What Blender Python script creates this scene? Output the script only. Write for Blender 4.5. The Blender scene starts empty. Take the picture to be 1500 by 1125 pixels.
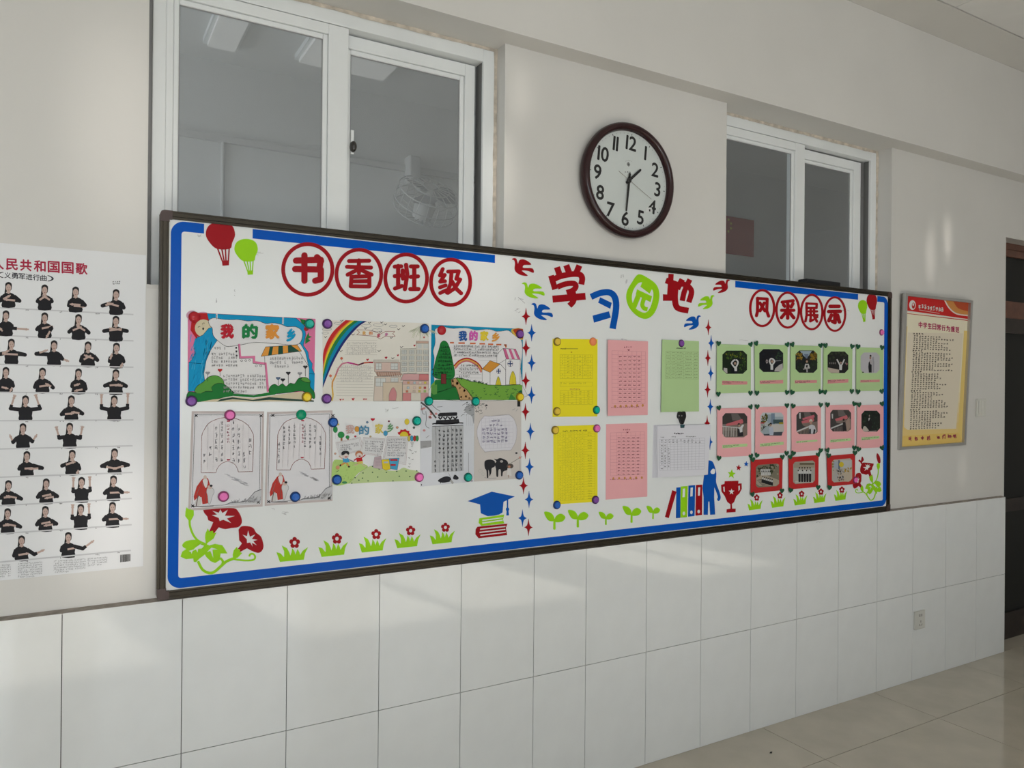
import bpy, bmesh, math, random
from mathutils import Vector, Matrix
from mathutils.geometry import tessellate_polygon

random.seed(11)
SC = bpy.context.scene
COL = SC.collection
PI = math.pi

# ------------------------------------------------------------------ camera
CAM_POS = Vector((-4.7122, -2.3748, 1.5322))
CAM_F, CAM_YAW, CAM_PITCH, CAM_ROLL = 1108.26, .5254, .0014, .0090      # focal length in pixels of a 1500 px wide frame
_f = Vector((math.sin(CAM_YAW)*math.cos(CAM_PITCH), math.cos(CAM_YAW)*math.cos(CAM_PITCH), math.sin(CAM_PITCH)))
_r0 = Vector((math.cos(CAM_YAW), -math.sin(CAM_YAW), 0)); _u0 = _r0.cross(_f)
_r = _r0*math.cos(CAM_ROLL) + _u0*math.sin(CAM_ROLL)
_u = -_r0*math.sin(CAM_ROLL) + _u0*math.cos(CAM_ROLL)
cam_data = bpy.data.cameras.new('camera'); cam = bpy.data.objects.new('camera', cam_data); COL.objects.link(cam)
cam_data.sensor_fit = 'HORIZONTAL'; cam_data.sensor_width = 36.0; cam_data.lens = CAM_F/1500*36
cam_data.clip_start = .05
cam.matrix_world = Matrix(((_r.x, _u.x, -_f.x, CAM_POS.x), (_r.y, _u.y, -_f.y, CAM_POS.y), (_r.z, _u.z, -_f.z, CAM_POS.z), (0, 0, 0, 1)))
SC.camera = cam

# ------------------------------------------------------------------ world, sun, daylight at the windows, exposure
world = bpy.data.worlds.new('sky'); SC.world = world; world.use_nodes = True
world.node_tree.nodes['Background'].inputs[0].default_value = (.80, .90, 1, 1)
world.node_tree.nodes['Background'].inputs[1].default_value = 1.0
SC.view_settings.view_transform = 'Standard'; SC.view_settings.look = 'None'
SC.view_settings.gamma = 1.0; SC.view_settings.use_curve_mapping = False
SC.view_settings.exposure = -0.05
def sun_lamp(direction, strength, angle):
    l = bpy.data.lights.new('sun', 'SUN'); l.energy = strength; l.angle = math.radians(angle); l.color = (.95, .975, 1)
    o = bpy.data.objects.new('sun', l); COL.objects.link(o)
    o.rotation_euler = Vector(direction).to_track_quat('-Z', 'Y').to_euler()
sun_lamp((.22, 1, -.60), 20, 1.6)
ROOM_X0, ROOM_X1, ROOM_Y, ROOM_Z = -8.2, 2.9, -6.6, 3.37
FRONT_WINDOWS = [(-7.4, -5.2), (-4.5, -2.3), (-1.5, -.3)]
def daylight(x0, x1, power):
    l = bpy.data.lights.new('daylight', 'AREA'); l.shape = 'RECTANGLE'; l.size = x1-x0; l.size_y = 1.9
    l.energy = power; l.color = (.90, .96, 1)
    o = bpy.data.objects.new('window_daylight', l); COL.objects.link(o)
    o.location = ((x0+x1)/2, ROOM_Y+.03, 1.85); o.rotation_euler = (math.radians(90), 0, 0)
    o.rotation_euler = Vector((0, 1, 0)).to_track_quat('-Z', 'Z').to_euler()
for (a, b), pw in zip(FRONT_WINDOWS, (50, 31, 5)): daylight(a, b, pw)

def patch_spot(src, dst, power, deg, blur, narrow=1.):
    """added spot lamp outside, lays a soft light patch on wall or board"""
    l = bpy.data.lights.new('added_patch_spot', 'SPOT'); l.energy = power; l.spot_size = math.radians(deg); l.spot_blend = 1.0; l.shadow_soft_size = blur; l.color = (1, .93, .86)
    o = bpy.data.objects.new('added_patch_spot', l); COL.objects.link(o); o.location = src
    o.rotation_euler = (Vector(dst)-Vector(src)).to_track_quat('-Z', 'Y').to_euler(); o.scale = (narrow, 1, 1)
patch_spot((-4.2, -10, 2.2), (-4.60, 0, 2.25), 650, 4.6, .10, .4)  # added spots, each aimed at one bright patch on the back wall
patch_spot((-4.0, -10, 1.6), (-4.60, 0, 1.12), 1000, 3.2, .10, .6)
patch_spot((-3.2, -10, 2.0), (-3.29, 0, 2.60), 700, 1.6, .05, .4)
patch_spot((-3.3, -10, 2.0), (-3.37, 0, 2.30), 900, 2.4, .05, .4)
patch_spot((-.62, -10, 1.9), (-.72, 0, 2.25), 1000, 2.2, .04, .28)
patch_spot((-.62, -10, 1.9), (-.56, 0, 2.36), 1300, 1.7, .04, .3)
patch_spot((-.62, -10, 1.7), (-.40, 0, 1.08), 500, 1.4, .04, .35)
patch_spot((-3.6, -10, 1.9), (-3.45, 0, 1.90), 600, 2.6, .08)
patch_spot((-3.9, -10, 1.7), (-3.86, 0, 1.10), 520, 2.0, .06, .4)
patch_spot((-3.9, -10, 1.7), (-3.66, 0, 1.22), 420, 1.8, .06, .6)

# ------------------------------------------------------------------ helpers: measuring on the wall, materials, meshes
def lin(c):
    c /= 255.0
    return c/12.92 if c <= .04045 else ((c+.055)/1.055)**2.4
GAIN = 1.35
def rgb(r, g, b, gain=None):
    k = GAIN if gain is None else gain
    return tuple(min(.86, lin(v)*k) for v in (r, g, b))
MATS = {}
def mat(name, col, rough=.5, metal=0., spec=.5, noise=0., nscale=8., bump=0., bscale=60., coat=0., emit=None):
    if name in MATS: return MATS[name]
    m = bpy.data.materials.new(name); m.use_nodes = True; nt = m.node_tree; b = nt.nodes['Principled BSDF']
    b.inputs['Base Color'].default_value = (*col, 1); b.inputs['Roughness'].default_value = rough
    b.inputs['Metallic'].default_value = metal; b.inputs['Specular IOR Level'].default_value = spec
    if coat: b.inputs['Coat Weight'].default_value = coat; b.inputs['Coat Roughness'].default_value = .08
    if emit:
        b.inputs['Emission Color'].default_value = (*emit[0], 1); b.inputs['Emission Strength'].default_value = emit[1]
    if noise or bump:
        tc = nt.nodes.new('ShaderNodeTexCoord')
    if noise:
        n = nt.nodes.new('ShaderNodeTexNoise'); n.inputs['Scale'].default_value = nscale; n.inputs['Detail'].default_value = 5
        nt.links.new(tc.outputs['Object'], n.inputs['Vector'])
        r = nt.nodes.new('ShaderNodeValToRGB')
        r.color_ramp.elements[0].position = .3; r.color_ramp.elements[1].position = .72
        r.color_ramp.elements[0].color = (*[max(0, c*(1-noise)) for c in col], 1)
        r.color_ramp.elements[1].color = (*[min(1, c*(1+noise*.6)) for c in col], 1)
        nt.links.new(n.outputs['Fac'], r.inputs['Fac']); nt.links.new(r.outputs['Color'], b.inputs['Base Color'])
    if bump:
        n2 = nt.nodes.new('ShaderNodeTexNoise'); n2.inputs['Scale'].default_value = bscale; n2.inputs['Detail'].default_value = 4
        nt.links.new(tc.outputs['Object'], n2.inputs['Vector'])
        bp = nt.nodes.new('ShaderNodeBump'); bp.inputs['Strength'].default_value = bump; bp.inputs['Distance'].default_value = .01
        nt.links.new(n2.outputs['Fac'], bp.inputs['Height']); nt.links.new(bp.outputs['Normal'], b.inputs['Normal'])
    MATS[name] = m
    return m
def ink_material(name, rough):
    m = bpy.data.materials.new(name); m.use_nodes = True; nt = m.node_tree; b = nt.nodes['Principled BSDF']
    a = nt.nodes.new('ShaderNodeAttribute'); a.attribute_name = 'Ink'
    nt.links.new(a.outputs['Color'], b.inputs['Base Color']); b.inputs['Roughness'].default_value = rough; b.inputs['Specular IOR Level'].default_value = .2
    return m
INK = ink_material('printed_ink', .55)
INK_GLOSS = ink_material('printed_ink_gloss', .28)

class Plane:                                    # a flat surface in the room; out = towards the room
    def __init__(s, p, n): s.p = Vector(p); s.n = Vector(n).normalized()
    def at(s, px, py):                          # where the sight line through photo pixel px,py meets this surface
        d = _f + _r*((px-750)/CAM_F) + _u*((562.5-py)/CAM_F)
        return CAM_POS + d*((s.p-CAM_POS).dot(s.n)/d.dot(s.n))
Y_PLASTER, Y_BOARD = .025, 0.0
WALL = Plane((0, Y_PLASTER, 0), (0, -1, 0)); BOARD = Plane((0, Y_BOARD, 0), (0, -1, 0)); TILE = Plane((0, 0, 0), (0, -1, 0))

def link(o, parent=None):
    COL.objects.link(o)
    if parent is not None: o.parent = parent
    return o
def tag(o, label=None, cat=None, group=None, kind=None):
    for k, v in (('label', label), ('category', cat), ('group', group), ('kind', kind)):
        if v: o[k] = v
    return o
def empty(name, loc, label=None, cat=None, group=None, kind=None):
    o = bpy.data.objects.new(name, None); o.empty_display_size = .02; COL.objects.link(o); o.location = loc
    return tag(o, label, cat, group, kind)
def world_loc(o):
    v = Vector((0, 0, 0))
    while o is not None: v = v + o.location; o = o.parent
    return v
def raw(name, verts, faces, m, parent=None, loc=(0, 0, 0), smooth=False):
    """verts in world space unless they are already local to loc's parent"""
    me = bpy.data.meshes.new(name)
    off = Vector(loc)
    if parent is not None: off = off + world_loc(parent)
    me.from_pydata([tuple(Vector(v)-off) for v in verts], [], faces); me.materials.append(m)
    if smooth: me.polygons.foreach_set('use_smooth', [True]*len(me.polygons))
    o = bpy.data.objects.new(name, me); o.location = loc
    return link(o, parent)
BOXF = [(0, 1, 3, 2), (4, 6, 7, 5), (0, 4, 5, 1), (2, 3, 7, 6), (0, 2, 6, 4), (1, 5, 7, 3)]
def box_vf(x0, x1, y0, y1, z0, z1, base=0):
    v = [(x, y, z) for x in (x0, x1) for y in (y0, y1) for z in (z0, z1)]
    return v, [tuple(i+base for i in f) for f in BOXF]
def boxes(name, lst, m, parent=None, loc=(0, 0, 0), bevel=0.):
    V, F = [], []
    for b in lst:
        v, f = box_vf(*b, base=len(V)); V += v; F += f
    o = raw(name, V, F, m, parent, loc)
    if bevel:
        md = o.modifiers.new('bevel', 'BEVEL'); md.width = bevel; md.segments = 2; md.limit_method = 'ANGLE'
    return o
def lathe_vf(prof, c, n=32):
    """prof: (radius, distance out of the wall) round an axis along -y"""
    V, F = [], []
    for r, h in prof:
        for i in range(n):
            a = 2*PI*i/n; V.append((c[0]+r*math.cos(a), c[1]-h, c[2]+r*math.sin(a)))
    for k in range(len(prof)-1):
        for i in range(n):
            j = (i+1) % n; F.append((k*n+i, k*n+j, (k+1)*n+j, (k+1)*n+i))
    return V, F
def tube_vf(pts, rad, n=8, base=0):
    V, F = [], []
    for k, p in enumerate(pts):
        p = Vector(p); a = Vector(pts[max(0, k-1)]); b = Vector(pts[min(len(pts)-1, k+1)])
        t = (b-a).normalized(); s = t.cross(Vector((0, 0, 1)) if abs(t.z) < .9 else Vector((1, 0, 0))).normalized(); q = t.cross(s)
        for i in range(n):
            g = 2*PI*i/n; V.append(tuple(p+s*(rad*math.cos(g))+q*(rad*math.sin(g))))
    for k in range(len(pts)-1):
        for i in range(n):
            j = (i+1) % n; F.append((base+k*n+i, base+k*n+j, base+(k+1)*n+j, base+(k+1)*n+i))
    F.append(tuple(base+i for i in range(n))); F.append(tuple(base+(len(pts)-1)*n+i for i in range(n)))
    return V, F

def smooth(pts, closed=True, n=4):
    out = []; L = len(pts)
    for i in range(L if closed else L-1):
        g = lambda k: pts[k % L] if closed else pts[max(0, min(L-1, k))]
        p0, p1, p2, p3 = g(i-1), g(i), g(i+1), g(i+2)
        for k in range(n):
            t = k/n
            out.append(tuple(.5*(2*p1[a]+(p2[a]-p0[a])*t+(2*p0[a]-5*p1[a]+4*p2[a]-p3[a])*t*t+(3*p1[a]-p0[a]-3*p2[a]+p3[a])*t**3) for a in (0, 1)))
    if not closed: out.append(pts[-1])
    return out
def ell(cx, cy, rx, ry=None, n=20, a0=0., a1=2*PI):
    ry = rx if ry is None else ry
    full = abs(a1-a0-2*PI) < 1e-6
    return [(cx+rx*math.cos(a0+(a1-a0)*i/(n if full else n-1)), cy+ry*math.sin(a0+(a1-a0)*i/(n if full else n-1))) for i in range(n)]
def rect(x0, y0, x1, y1): return [(x0, y0), (x1, y0), (x1, y1), (x0, y1)]
def fit(shape, x0, y0, x1, y1, mirror=False):
    return [(x1-(x1-x0)*u if mirror else x0+(x1-x0)*u, y0+(y1-y0)*v) for u, v in shape]
def unit(shape):
    a = min(p[0] for p in shape); b = max(p[0] for p in shape); c = min(p[1] for p in shape); d = max(p[1] for p in shape)
    return [((p[0]-a)/(b-a), (p[1]-c)/(d-c)) for p in shape]
def star(cx, cy, R, r, n, ry=1., rot=-PI/2):
    return [(cx+(R if i % 2 == 0 else r)*math.cos(rot+PI*i/n), cy+ry*(R if i % 2 == 0 else r)*math.sin(rot+PI*i/n)) for i in range(2*n)]
def ribbon(pts, w):
    L, R = [], []
    for i, p in enumerate(pts):
        a = pts[max(0, i-1)]; b = pts[min(len(pts)-1, i+1)]
        d1 = (p[0]-a[0], p[1]-a[1]); d2 = (b[0]-p[0], b[1]-p[1])
        n1 = math.hypot(*d1) or 1; n2 = math.hypot(*d2) or 1
        if i == 0: d1, n1 = d2, n2
        if i == len(pts)-1: d2, n2 = d1, n1
        nx, ny = -(d1[1]/n1+d2[1]/n2), d1[0]/n1+d2[0]/n2
        q = math.hypot(nx, ny) or 1; nx /= q; ny /= q
        k = w/2/max(.55, nx*(-d2[1]/n2)+ny*(d2[0]/n2))
        L.append((p[0]+nx*k, p[1]+ny*k)); R.append((p[0]-nx*k, p[1]-ny*k))
    return L + R[::-1]
GLYPHS = {}
def glyph(ch):
    if ch in GLYPHS: return GLYPHS[ch]
    cu = bpy.data.curves.new('glyph', 'FONT'); cu.body = ch; cu.size = 1; cu.resolution_u = 3
    o = bpy.data.objects.new('glyph', cu); COL.objects.link(o)
    bpy.context.view_layer.update()
    ev = o.evaluated_get(bpy.context.evaluated_depsgraph_get()); me = ev.to_mesh()
    V = [(v.co.x, v.co.y) for v in me.vertices]; F = [tuple(p.vertices) for p in me.polygons]
    ev.to_mesh_clear(); bpy.data.objects.remove(o); bpy.data.curves.remove(cu)
    GLYPHS[ch] = (V, F)
    return V, F

EPS = 2.5e-5
class Flat:
    """Flat coloured shapes lying on a surface. Coordinates are those of an enlarged crop of the photo (x0, y0, scale)."""
    def __init__(s, crop=(0, 0, 1), plane=BOARD, lift=.0003, thick=0.):
        s.crop, s.plane, s.lift, s.thick = crop, plane, lift, thick; s.V, s.F, s.C = [], [], []; s.k = 0
    def pt(s, u, v, h):
        return s.plane.at(s.crop[0]+u/s.crop[2], s.crop[1]+v/s.crop[2]) + s.plane.n*h
    def poly(s, col, *loops, same=False):
        if not same: s.k += 1
        h = s.lift + s.k*EPS + s.thick
        flat = [p for l in loops for p in l]; b = len(s.V)
        tr = tessellate_polygon([[Vector((p[0], p[1], 0)) for p in l] for l in loops])
        s.V += [s.pt(p[0], p[1], h) for p in flat]; s.C += [col]*len(flat)
        s.F += [tuple(b+i for i in t) for t in tr]
        if s.thick:
            for l in loops:
                b = len(s.V); n = len(l)
                s.V += [s.pt(p[0], p[1], h) for p in l] + [s.pt(p[0], p[1], s.lift) for p in l]; s.C += [col]*(2*n)
                s.F += [(b+i, b+(i+1) % n, b+n+(i+1) % n, b+n+i) for i in range(n)]
        return s
    def line(s, col, pts, w, caps=False, same=True):
        s.poly(col, ribbon(pts, w), same=same)
        if caps:
            for p in (pts[0], pts[-1]): s.poly(col, ell(p[0], p[1], w/2, n=10), same=same)
        return s
    def strokes(s, col, lst, w):
        for pts in lst:
            for i in range(len(pts)-1): s.poly(col, ribbon(pts[i:i+2], w))
            for p in pts: s.poly(col, ell(p[0], p[1], w/2, n=12))
        return s
    def outline(s, col, pts, w):
        q = list(pts)+[pts[0], pts[1]]
        for i in range(len(pts)): s.poly(col, ribbon(q[i:i+2], w), same=True)
        return s
    def text(s, col, txt, cx, cy, w, h, fat=0., same=False, shear=0.):
        """centre, cell width and cell height of one line of lettering"""
        n = len(txt)
        if not same: s.k += 1
        hh = s.lift + s.k*EPS + s.thick
        for i, ch in enumerate(txt):
            if ch == ' ': continue
            V, F = glyph(ch)
            if not V: continue
            a = min(p[0] for p in V); b = max(p[0] for p in V); c = min(p[1] for p in V); d = max(p[1] for p in V)
            gx = cx + (i-(n-1)/2)*w
            for dx, dy in ([(0, 0)] if not fat else [(0, 0), (fat, 0), (-fat, 0), (0, fat), (0, -fat)]):
                base = len(s.V); hh += EPS*.3 if fat else 0
                for p in V:
                    u = gx + ((p[0]-a)/(b-a+1e-6)-.5)*w*.9 + dx if ord(ch) > 255 else gx + (p[0]-(a+b)/2)*h/.7 + dx
                    v = cy - ((p[1]-c)/(d-c+1e-6)-.5)*h*.95 + dy + shear*(u-cx)
                    s.V.append(s.pt(u, v, hh)); s.C.append(col)
                s.F += [tuple(base+q for q in f) for f in F]
        return s
    def scrawl(s, col, x0, y0, x1, y1, cw, ch, gap=.25, slope=0., vertical=False, density=4, w=None, fill=.9):
        """rows (or columns) of small illegible handwritten marks"""
        s.k += 1; w = w or ch*.13
        if vertical:
            x = x1 - cw/2
            while x > x0:
                y = y0 + ch/2
                while y < y1:
                    if random.random() < fill: s.mark(col, x, y, cw*(1-gap), ch*(1-gap), density, w)
                    y += ch
                x -= cw
        else:
            y = y0 + ch/2
            while y < y1:
                x = x0 + cw/2; stop = x1 if y+ch < y1 else x0+(x1-x0)*random.uniform(.4, 1)
                while x < stop:
                    if random.random() < fill: s.mark(col, x, y+slope*(x-x0), cw*(1-gap), ch*(1-gap), density, w)
                    x += cw
                y += ch
        return s
    def mark(s, col, x, y, a, b, density, w):
        for _ in range(density):
            if random.random() < .5:
                yy = y+random.uniform(-.5, .5)*b; p = [(x-a*random.uniform(.2, .5), yy), (x+a*random.uniform(.2, .5), yy-.08*b)]
            else:
                xx = x+random.uniform(-.45, .45)*a; p = [(xx, y-b*random.uniform(.1, .5)), (xx+random.uniform(-.25, .25)*a, y+b*random.uniform(.1, .5))]
            s.poly(col, ribbon(p, w), same=True)
    def grid(s, col, quad, nx, ny, w):
        A, B, Cc, D = quad
        L = lambda p, q, t: (p[0]+(q[0]-p[0])*t, p[1]+(q[1]-p[1])*t)
        s.k += 1
        xs = nx if isinstance(nx, (list, tuple)) else [i/nx for i in range(nx+1)]
        ys = ny if isinstance(ny, (list, tuple)) else [i/ny for i in range(ny+1)]
        for t in xs: s.line(col, [L(A, B, t), L(D, Cc, t)], w)
        for t in ys: s.line(col, [L(A, D, t), L(B, Cc, t)], w)
        return s
    def build(s, name, parent=None, m=None):
        V = s.V
        if parent is None:
            lo = Vector((sum(v.x for v in V)/len(V), sum(v.y for v in V)/len(V), min(v.z for v in V))); off = lo
        else: lo = Vector((0, 0, 0)); off = world_loc(parent)
        me = bpy.data.meshes.new(name); me.from_pydata([tuple(v-off) for v in V], [], s.F)
        me.materials.append(m or INK)
        if m is None or m in (INK, INK_GLOSS):
            at = me.color_attributes.new('Ink', 'FLOAT_COLOR', 'POINT')
            at.data.foreach_set('color', [x for c in s.C for x in (*c, 1)])
        o = bpy.data.objects.new(name, me); o.location = lo
        return link(o, parent)

# ------------------------------------------------------------------ materials of the room
M_PLASTER = mat('painted_plaster', (.685, .668, .637), rough=.42, noise=.04, nscale=2.2, bump=.05, bscale=14)
M_SOFFIT = mat('old_plaster', (.62, .60, .57), rough=.6, noise=.08, nscale=5)
M_TILE = mat('glazed_white_tile', (.82, .835, .83), rough=.045, spec=.85, noise=.025, nscale=9, bump=.01, bscale=3)
M_GROUT = mat('dark_grout', (.06, .055, .05), rough=.9)
M_LEDGE = mat('ledge_mortar', (.36, .32, .28), rough=.85, noise=.3, nscale=40)
M_FLOOR = mat('polished_floor_tile', (.57, .52, .43), rough=.09, noise=.10, nscale=5, bump=.01, bscale=3)
M_PVC = mat('white_pvc', (.80, .82, .82), rough=.33, noise=.03, nscale=6)
M_SEAL = mat('brown_sealant', (.62, .55, .46), rough=.8, noise=.35, nscale=30)
M_DARK = mat('dark_gap', (.05, .05, .05), rough=.8)
M_GREY = mat('grey_seal', (.30, .30, .30), rough=.7)
M_DOORWOOD = mat('dark_brown_wood', (.02, .012, .010), rough=.45, noise=.3, nscale=20)
M_LINTEL = mat('reddish_wood', (.14, .06, .04), rough=.5, noise=.25, nscale=20)
M_SMOKE = mat('dim_door_panel', (.014, .014, .013), rough=.5, spec=.2)
M_CEIL = mat('ceiling_board', (.76, .75, .73), rough=.8, noise=.03)
M_HALL = mat('corridor_paint', (.70, .705, .70), rough=.8, noise=.05, nscale=1.5)
def glass_material(name, d0, d1):
    m = bpy.data.materials.new(name); m.use_nodes = True; nt = m.node_tree; nt.nodes.clear()
    out = nt.nodes.new('ShaderNodeOutputMaterial'); tr = nt.nodes.new('ShaderNodeBsdfTransparent'); gl = nt.nodes.new('ShaderNodeBsdfGlossy')
    df = nt.nodes.new('ShaderNodeBsdfDiffuse'); fr = nt.nodes.new('ShaderNodeFresnel'); m1 = nt.nodes.new('ShaderNodeMixShader'); m2 = nt.nodes.new('ShaderNodeMixShader')
    tr.inputs[0].default_value = (.86, .90, .90, 1); gl.inputs['Roughness'].default_value = .02; df.inputs[0].default_value = (.6, .62, .63, 1)
    fr.inputs['IOR'].default_value = 1.55
    tc = nt.nodes.new('ShaderNodeTexCoord'); n = nt.nodes.new('ShaderNodeTexNoise'); n.inputs['Scale'].default_value = 3
    mp = nt.nodes.new('ShaderNodeMapRange'); mp.inputs[3].default_value = d0; mp.inputs[4].default_value = d1
    nt.links.new(tc.outputs['Object'], n.inputs['Vector']); nt.links.new(n.outputs['Fac'], mp.inputs[0])
    nt.links.new(mp.outputs[0], m1.inputs[0]); nt.links.new(tr.outputs[0], m1.inputs[1]); nt.links.new(df.outputs[0], m1.inputs[2])
    nt.links.new(fr.outputs[0], m2.inputs[0]); nt.links.new(m1.outputs[0], m2.inputs[1]); nt.links.new(gl.outputs[0], m2.inputs[2])
    nt.links.new(m2.outputs[0], out.inputs[0])
    return m
M_GLASS = glass_material('dusty_window_glass', .21, .28); M_GLASS2 = glass_material('window_glass', .08, .14)
def structure(o): o['kind'] = 'structure'; return o

# ------------------------------------------------------------------ the room shell
W1 = (-4.533, -3.362); W2 = (-2.245, -1.066); WZ0, WZ1 = 1.80, 2.776
WALL_END, WALL_BACK = .035, .15
structure(boxes('wall_back', [
    (ROOM_X0, W1[0], Y_PLASTER, WALL_BACK, 0, WZ1), (W1[1], W2[0], Y_PLASTER, WALL_BACK, 0, WZ1), (W2[1], WALL_END, Y_PLASTER, WALL_BACK, 0, WZ1),
    (W1[0], W1[1], Y_PLASTER, WALL_BACK, 0, WZ0), (W2[0], W2[1], Y_PLASTER, WALL_BACK, 0, WZ0)], M_PLASTER))
structure(boxes('ceiling_beam', [(ROOM_X0, ROOM_X1, -.065, WALL_BACK+.05, WZ1, ROOM_Z)], M_PLASTER))
structure(boxes('wall_left', [(ROOM_X0-.2, ROOM_X0, ROOM_Y-.2, WALL_BACK, 0, ROOM_Z)], M_PLASTER))
structure(boxes('wall_right', [(ROOM_X1, ROOM_X1+.2, ROOM_Y-.2, WALL_BACK, 0, ROOM_Z), (1.35, ROOM_X1, Y_PLASTER, WALL_BACK, 0, WZ1), (WALL_END, 1.35, Y_PLASTER, .112, 2.43, WZ1)], M_PLASTER))
fx = [ROOM_X0] + [v for w in FRONT_WINDOWS for v in w] + [ROOM_X1]
structure(boxes('wall_front', [(fx[i], fx[i+1], ROOM_Y-.2, ROOM_Y, 0, ROOM_Z) for i in range(0, len(fx), 2)] +
    [(a, b, ROOM_Y-.2, ROOM_Y, 0, .9) for a, b in FRONT_WINDOWS] + [(a, b, ROOM_Y-.2, ROOM_Y, 2.8, ROOM_Z) for a, b in FRONT_WINDOWS], M_PLASTER))
for i, (a, b) in enumerate(FRONT_WINDOWS):
    w = structure(empty('window_%d' % (i+3), (a, ROOM_Y, .9)))
    boxes('window_frame', [(a, b, ROOM_Y-.14, ROOM_Y-.08, .9, .96), (a, b, ROOM_Y-.14, ROOM_Y-.08, 2.74, 2.8), (a, a+.06, ROOM_Y-.14, ROOM_Y-.08, .96, 2.74), (b-.06, b, ROOM_Y-.14, ROOM_Y-.08, .96, 2.74)], M_PVC, w)
    boxes('mullion', [((a+b)/2-.05, (a+b)/2+.05, ROOM_Y-.14, ROOM_Y-.08, .96, 2.74)], M_PVC, w)

# floor: 0.8 m polished tiles, joints read off the photograph
floor = structure(boxes('floor', [(ROOM_X0, ROOM_X1, ROOM_Y, WALL_BACK+2.3, -.05, -.004)], M_GROUT))
fxs = [-2.016+.7989*k for k in range(-8, 7)]; fys = [.005, -.329] + [-.329-.7989*k for k in range(1, 9)]
shared = {}
def slab(name, x0, x1, y0, y1, z0, z1, m, parent):
    key = (round(x1-x0, 3), round(y1-y0, 3), round(z1-z0, 3), m.name)
    if key not in shared:
        v, f = box_vf(-(x1-x0)/2, (x1-x0)/2, -(y1-y0)/2, (y1-y0)/2, -(z1-z0)/2, (z1-z0)/2)
        me = bpy.data.meshes.new(name); me.from_pydata(v, [], f); me.materials.append(m); shared[key] = me
    o = bpy.data.objects.new(name, shared[key]); o.location = ((x0+x1)/2, (y0+y1)/2, (z0+z1)/2)
    return link(o, parent)
for i in range(len(fxs)-1):
    for j in range(len(fys)-1):
        slab('floor_tile', fxs[i]+.0017, fxs[i+1]-.0017, fys[j+1]+.0017, fys[j]-.0017, -.004, 0, M_FLOOR, floor)
# doorway strip of floor beyond the wall line
for i in range(10, 14):
    slab('floor_tile', fxs[i]+.001 if i > 10 else WALL_END-.03, fxs[i+1]-.001, .0075, .12, -.004, 0, M_FLOOR, floor)

# white wall tiling: two rows, 0.30 m wide; the narrower tile sits below the middle of the board
TX = sorted([.003] + [.3*(i-17)+.003 for i in range(7, 17)] + [.3*(i-17)+.067 for i in range(-5, 7)])
TZ = [0.0, .4554, .9050]
dado = structure(boxes('wall_tiling', [(TX[0], TX[-1]-.004, .006, Y_PLASTER+.001, 0, .9035)], M_GROUT))
for i in range(len(TX)-1):
    for j in range(2):
        slab('wall_tile', TX[i]+.0011, TX[i+1]-.0011, 0, .008, TZ[j]+.0011, TZ[j+1]-.0011, M_TILE, dado)
raw('ledge', [(x, y, z) for x in (TX[0], TX[-1]) for y, z in ((.001, .9042), (Y_PLASTER+.001, .9095), (Y_PLASTER+.001, .900), (.002, .900))],
    [(0, 1, 5, 4), (1, 2, 6, 5), (2, 3, 7, 6), (3, 0, 4, 7), (0, 3, 2, 1), (4, 5, 6, 7)], M_LEDGE, dado)

# ceiling: plaster strip along the beam, then boards with dark joints
ceil = structure(boxes('ceiling', [(ROOM_X0, ROOM_X1, ROOM_Y, WALL_BACK+.05, ROOM_Z+.012, ROOM_Z+.06)], M_DARK))
boxes('cornice_strip', [(ROOM_X0, ROOM_X1, -.281, -.0655, ROOM_Z, ROOM_Z+.012)], M_PLASTER, ceil)
cxs = [-1.05+.6*k for k in range(-12, 8)]; cys = [-.285-.6*k for k in range(0, 12)]
for i in range(len(cxs)-1):
    for j in range(len(cys)-1):
        slab('ceiling_panel', max(ROOM_X0, cxs[i]+.002), min(ROOM_X1, cxs[i+1]-.002), max(ROOM_Y, cys[j+1]+.002), cys[j]-.002, ROOM_Z+.002, ROOM_Z+.012, M_CEIL, ceil)

# ------------------------------------------------------------------ the two sliding windows above the board
def sash(name, w, x0, x1, z0, z1, y0, st_l, st_r, rail, bead=.016, depth=.032):
    s = boxes(name, [(x0, x0+st_l, y0, y0+depth, z0, z1), (x1-st_r, x1, y0, y0+depth, z0, z1), (x0+st_l, x1-st_r, y0, y0+depth, z1-rail, z1), (x0+st_l, x1-st_r, y0, y0+depth, z0, z0+rail)], M_PVC, w, bevel=.002)
    gx0, gx1, gz0, gz1 = x0+st_l, x1-st_r, z0+rail, z1-rail
    boxes('glazing_bead', [(gx0, gx0+bead, y0+.008, y0+.02, gz0, gz1), (gx1-bead, gx1, y0+.008, y0+.02, gz0, gz1), (gx0+bead, gx1-bead, y0+.008, y0+.02, gz1-bead, gz1), (gx0+bead, gx1-bead, y0+.008, y0+.02, gz0, gz0+bead)], M_PVC, s, bevel=.003)
    raw('pane', [(gx0, y0+.016, gz0), (gx1, y0+.016, gz0), (gx1, y0+.016, gz1), (gx0, y0+.016, gz1)], [(0, 1, 2, 3)], M_GLASS if w.name == 'window_1' else M_GLASS2, s)
    boxes('gasket', [(gx0+bead, gx0+bead+.003, y0+.0125, y0+.0155, gz0+bead, gz1-bead), (gx1-bead-.003, gx1-bead, y0+.0125, y0+.0155, gz0+bead, gz1-bead), (gx0+bead, gx1-bead, y0+.0125, y0+.0155, gz1-bead-.003, gz1-bead)], M_GREY, s)
    return s
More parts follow.
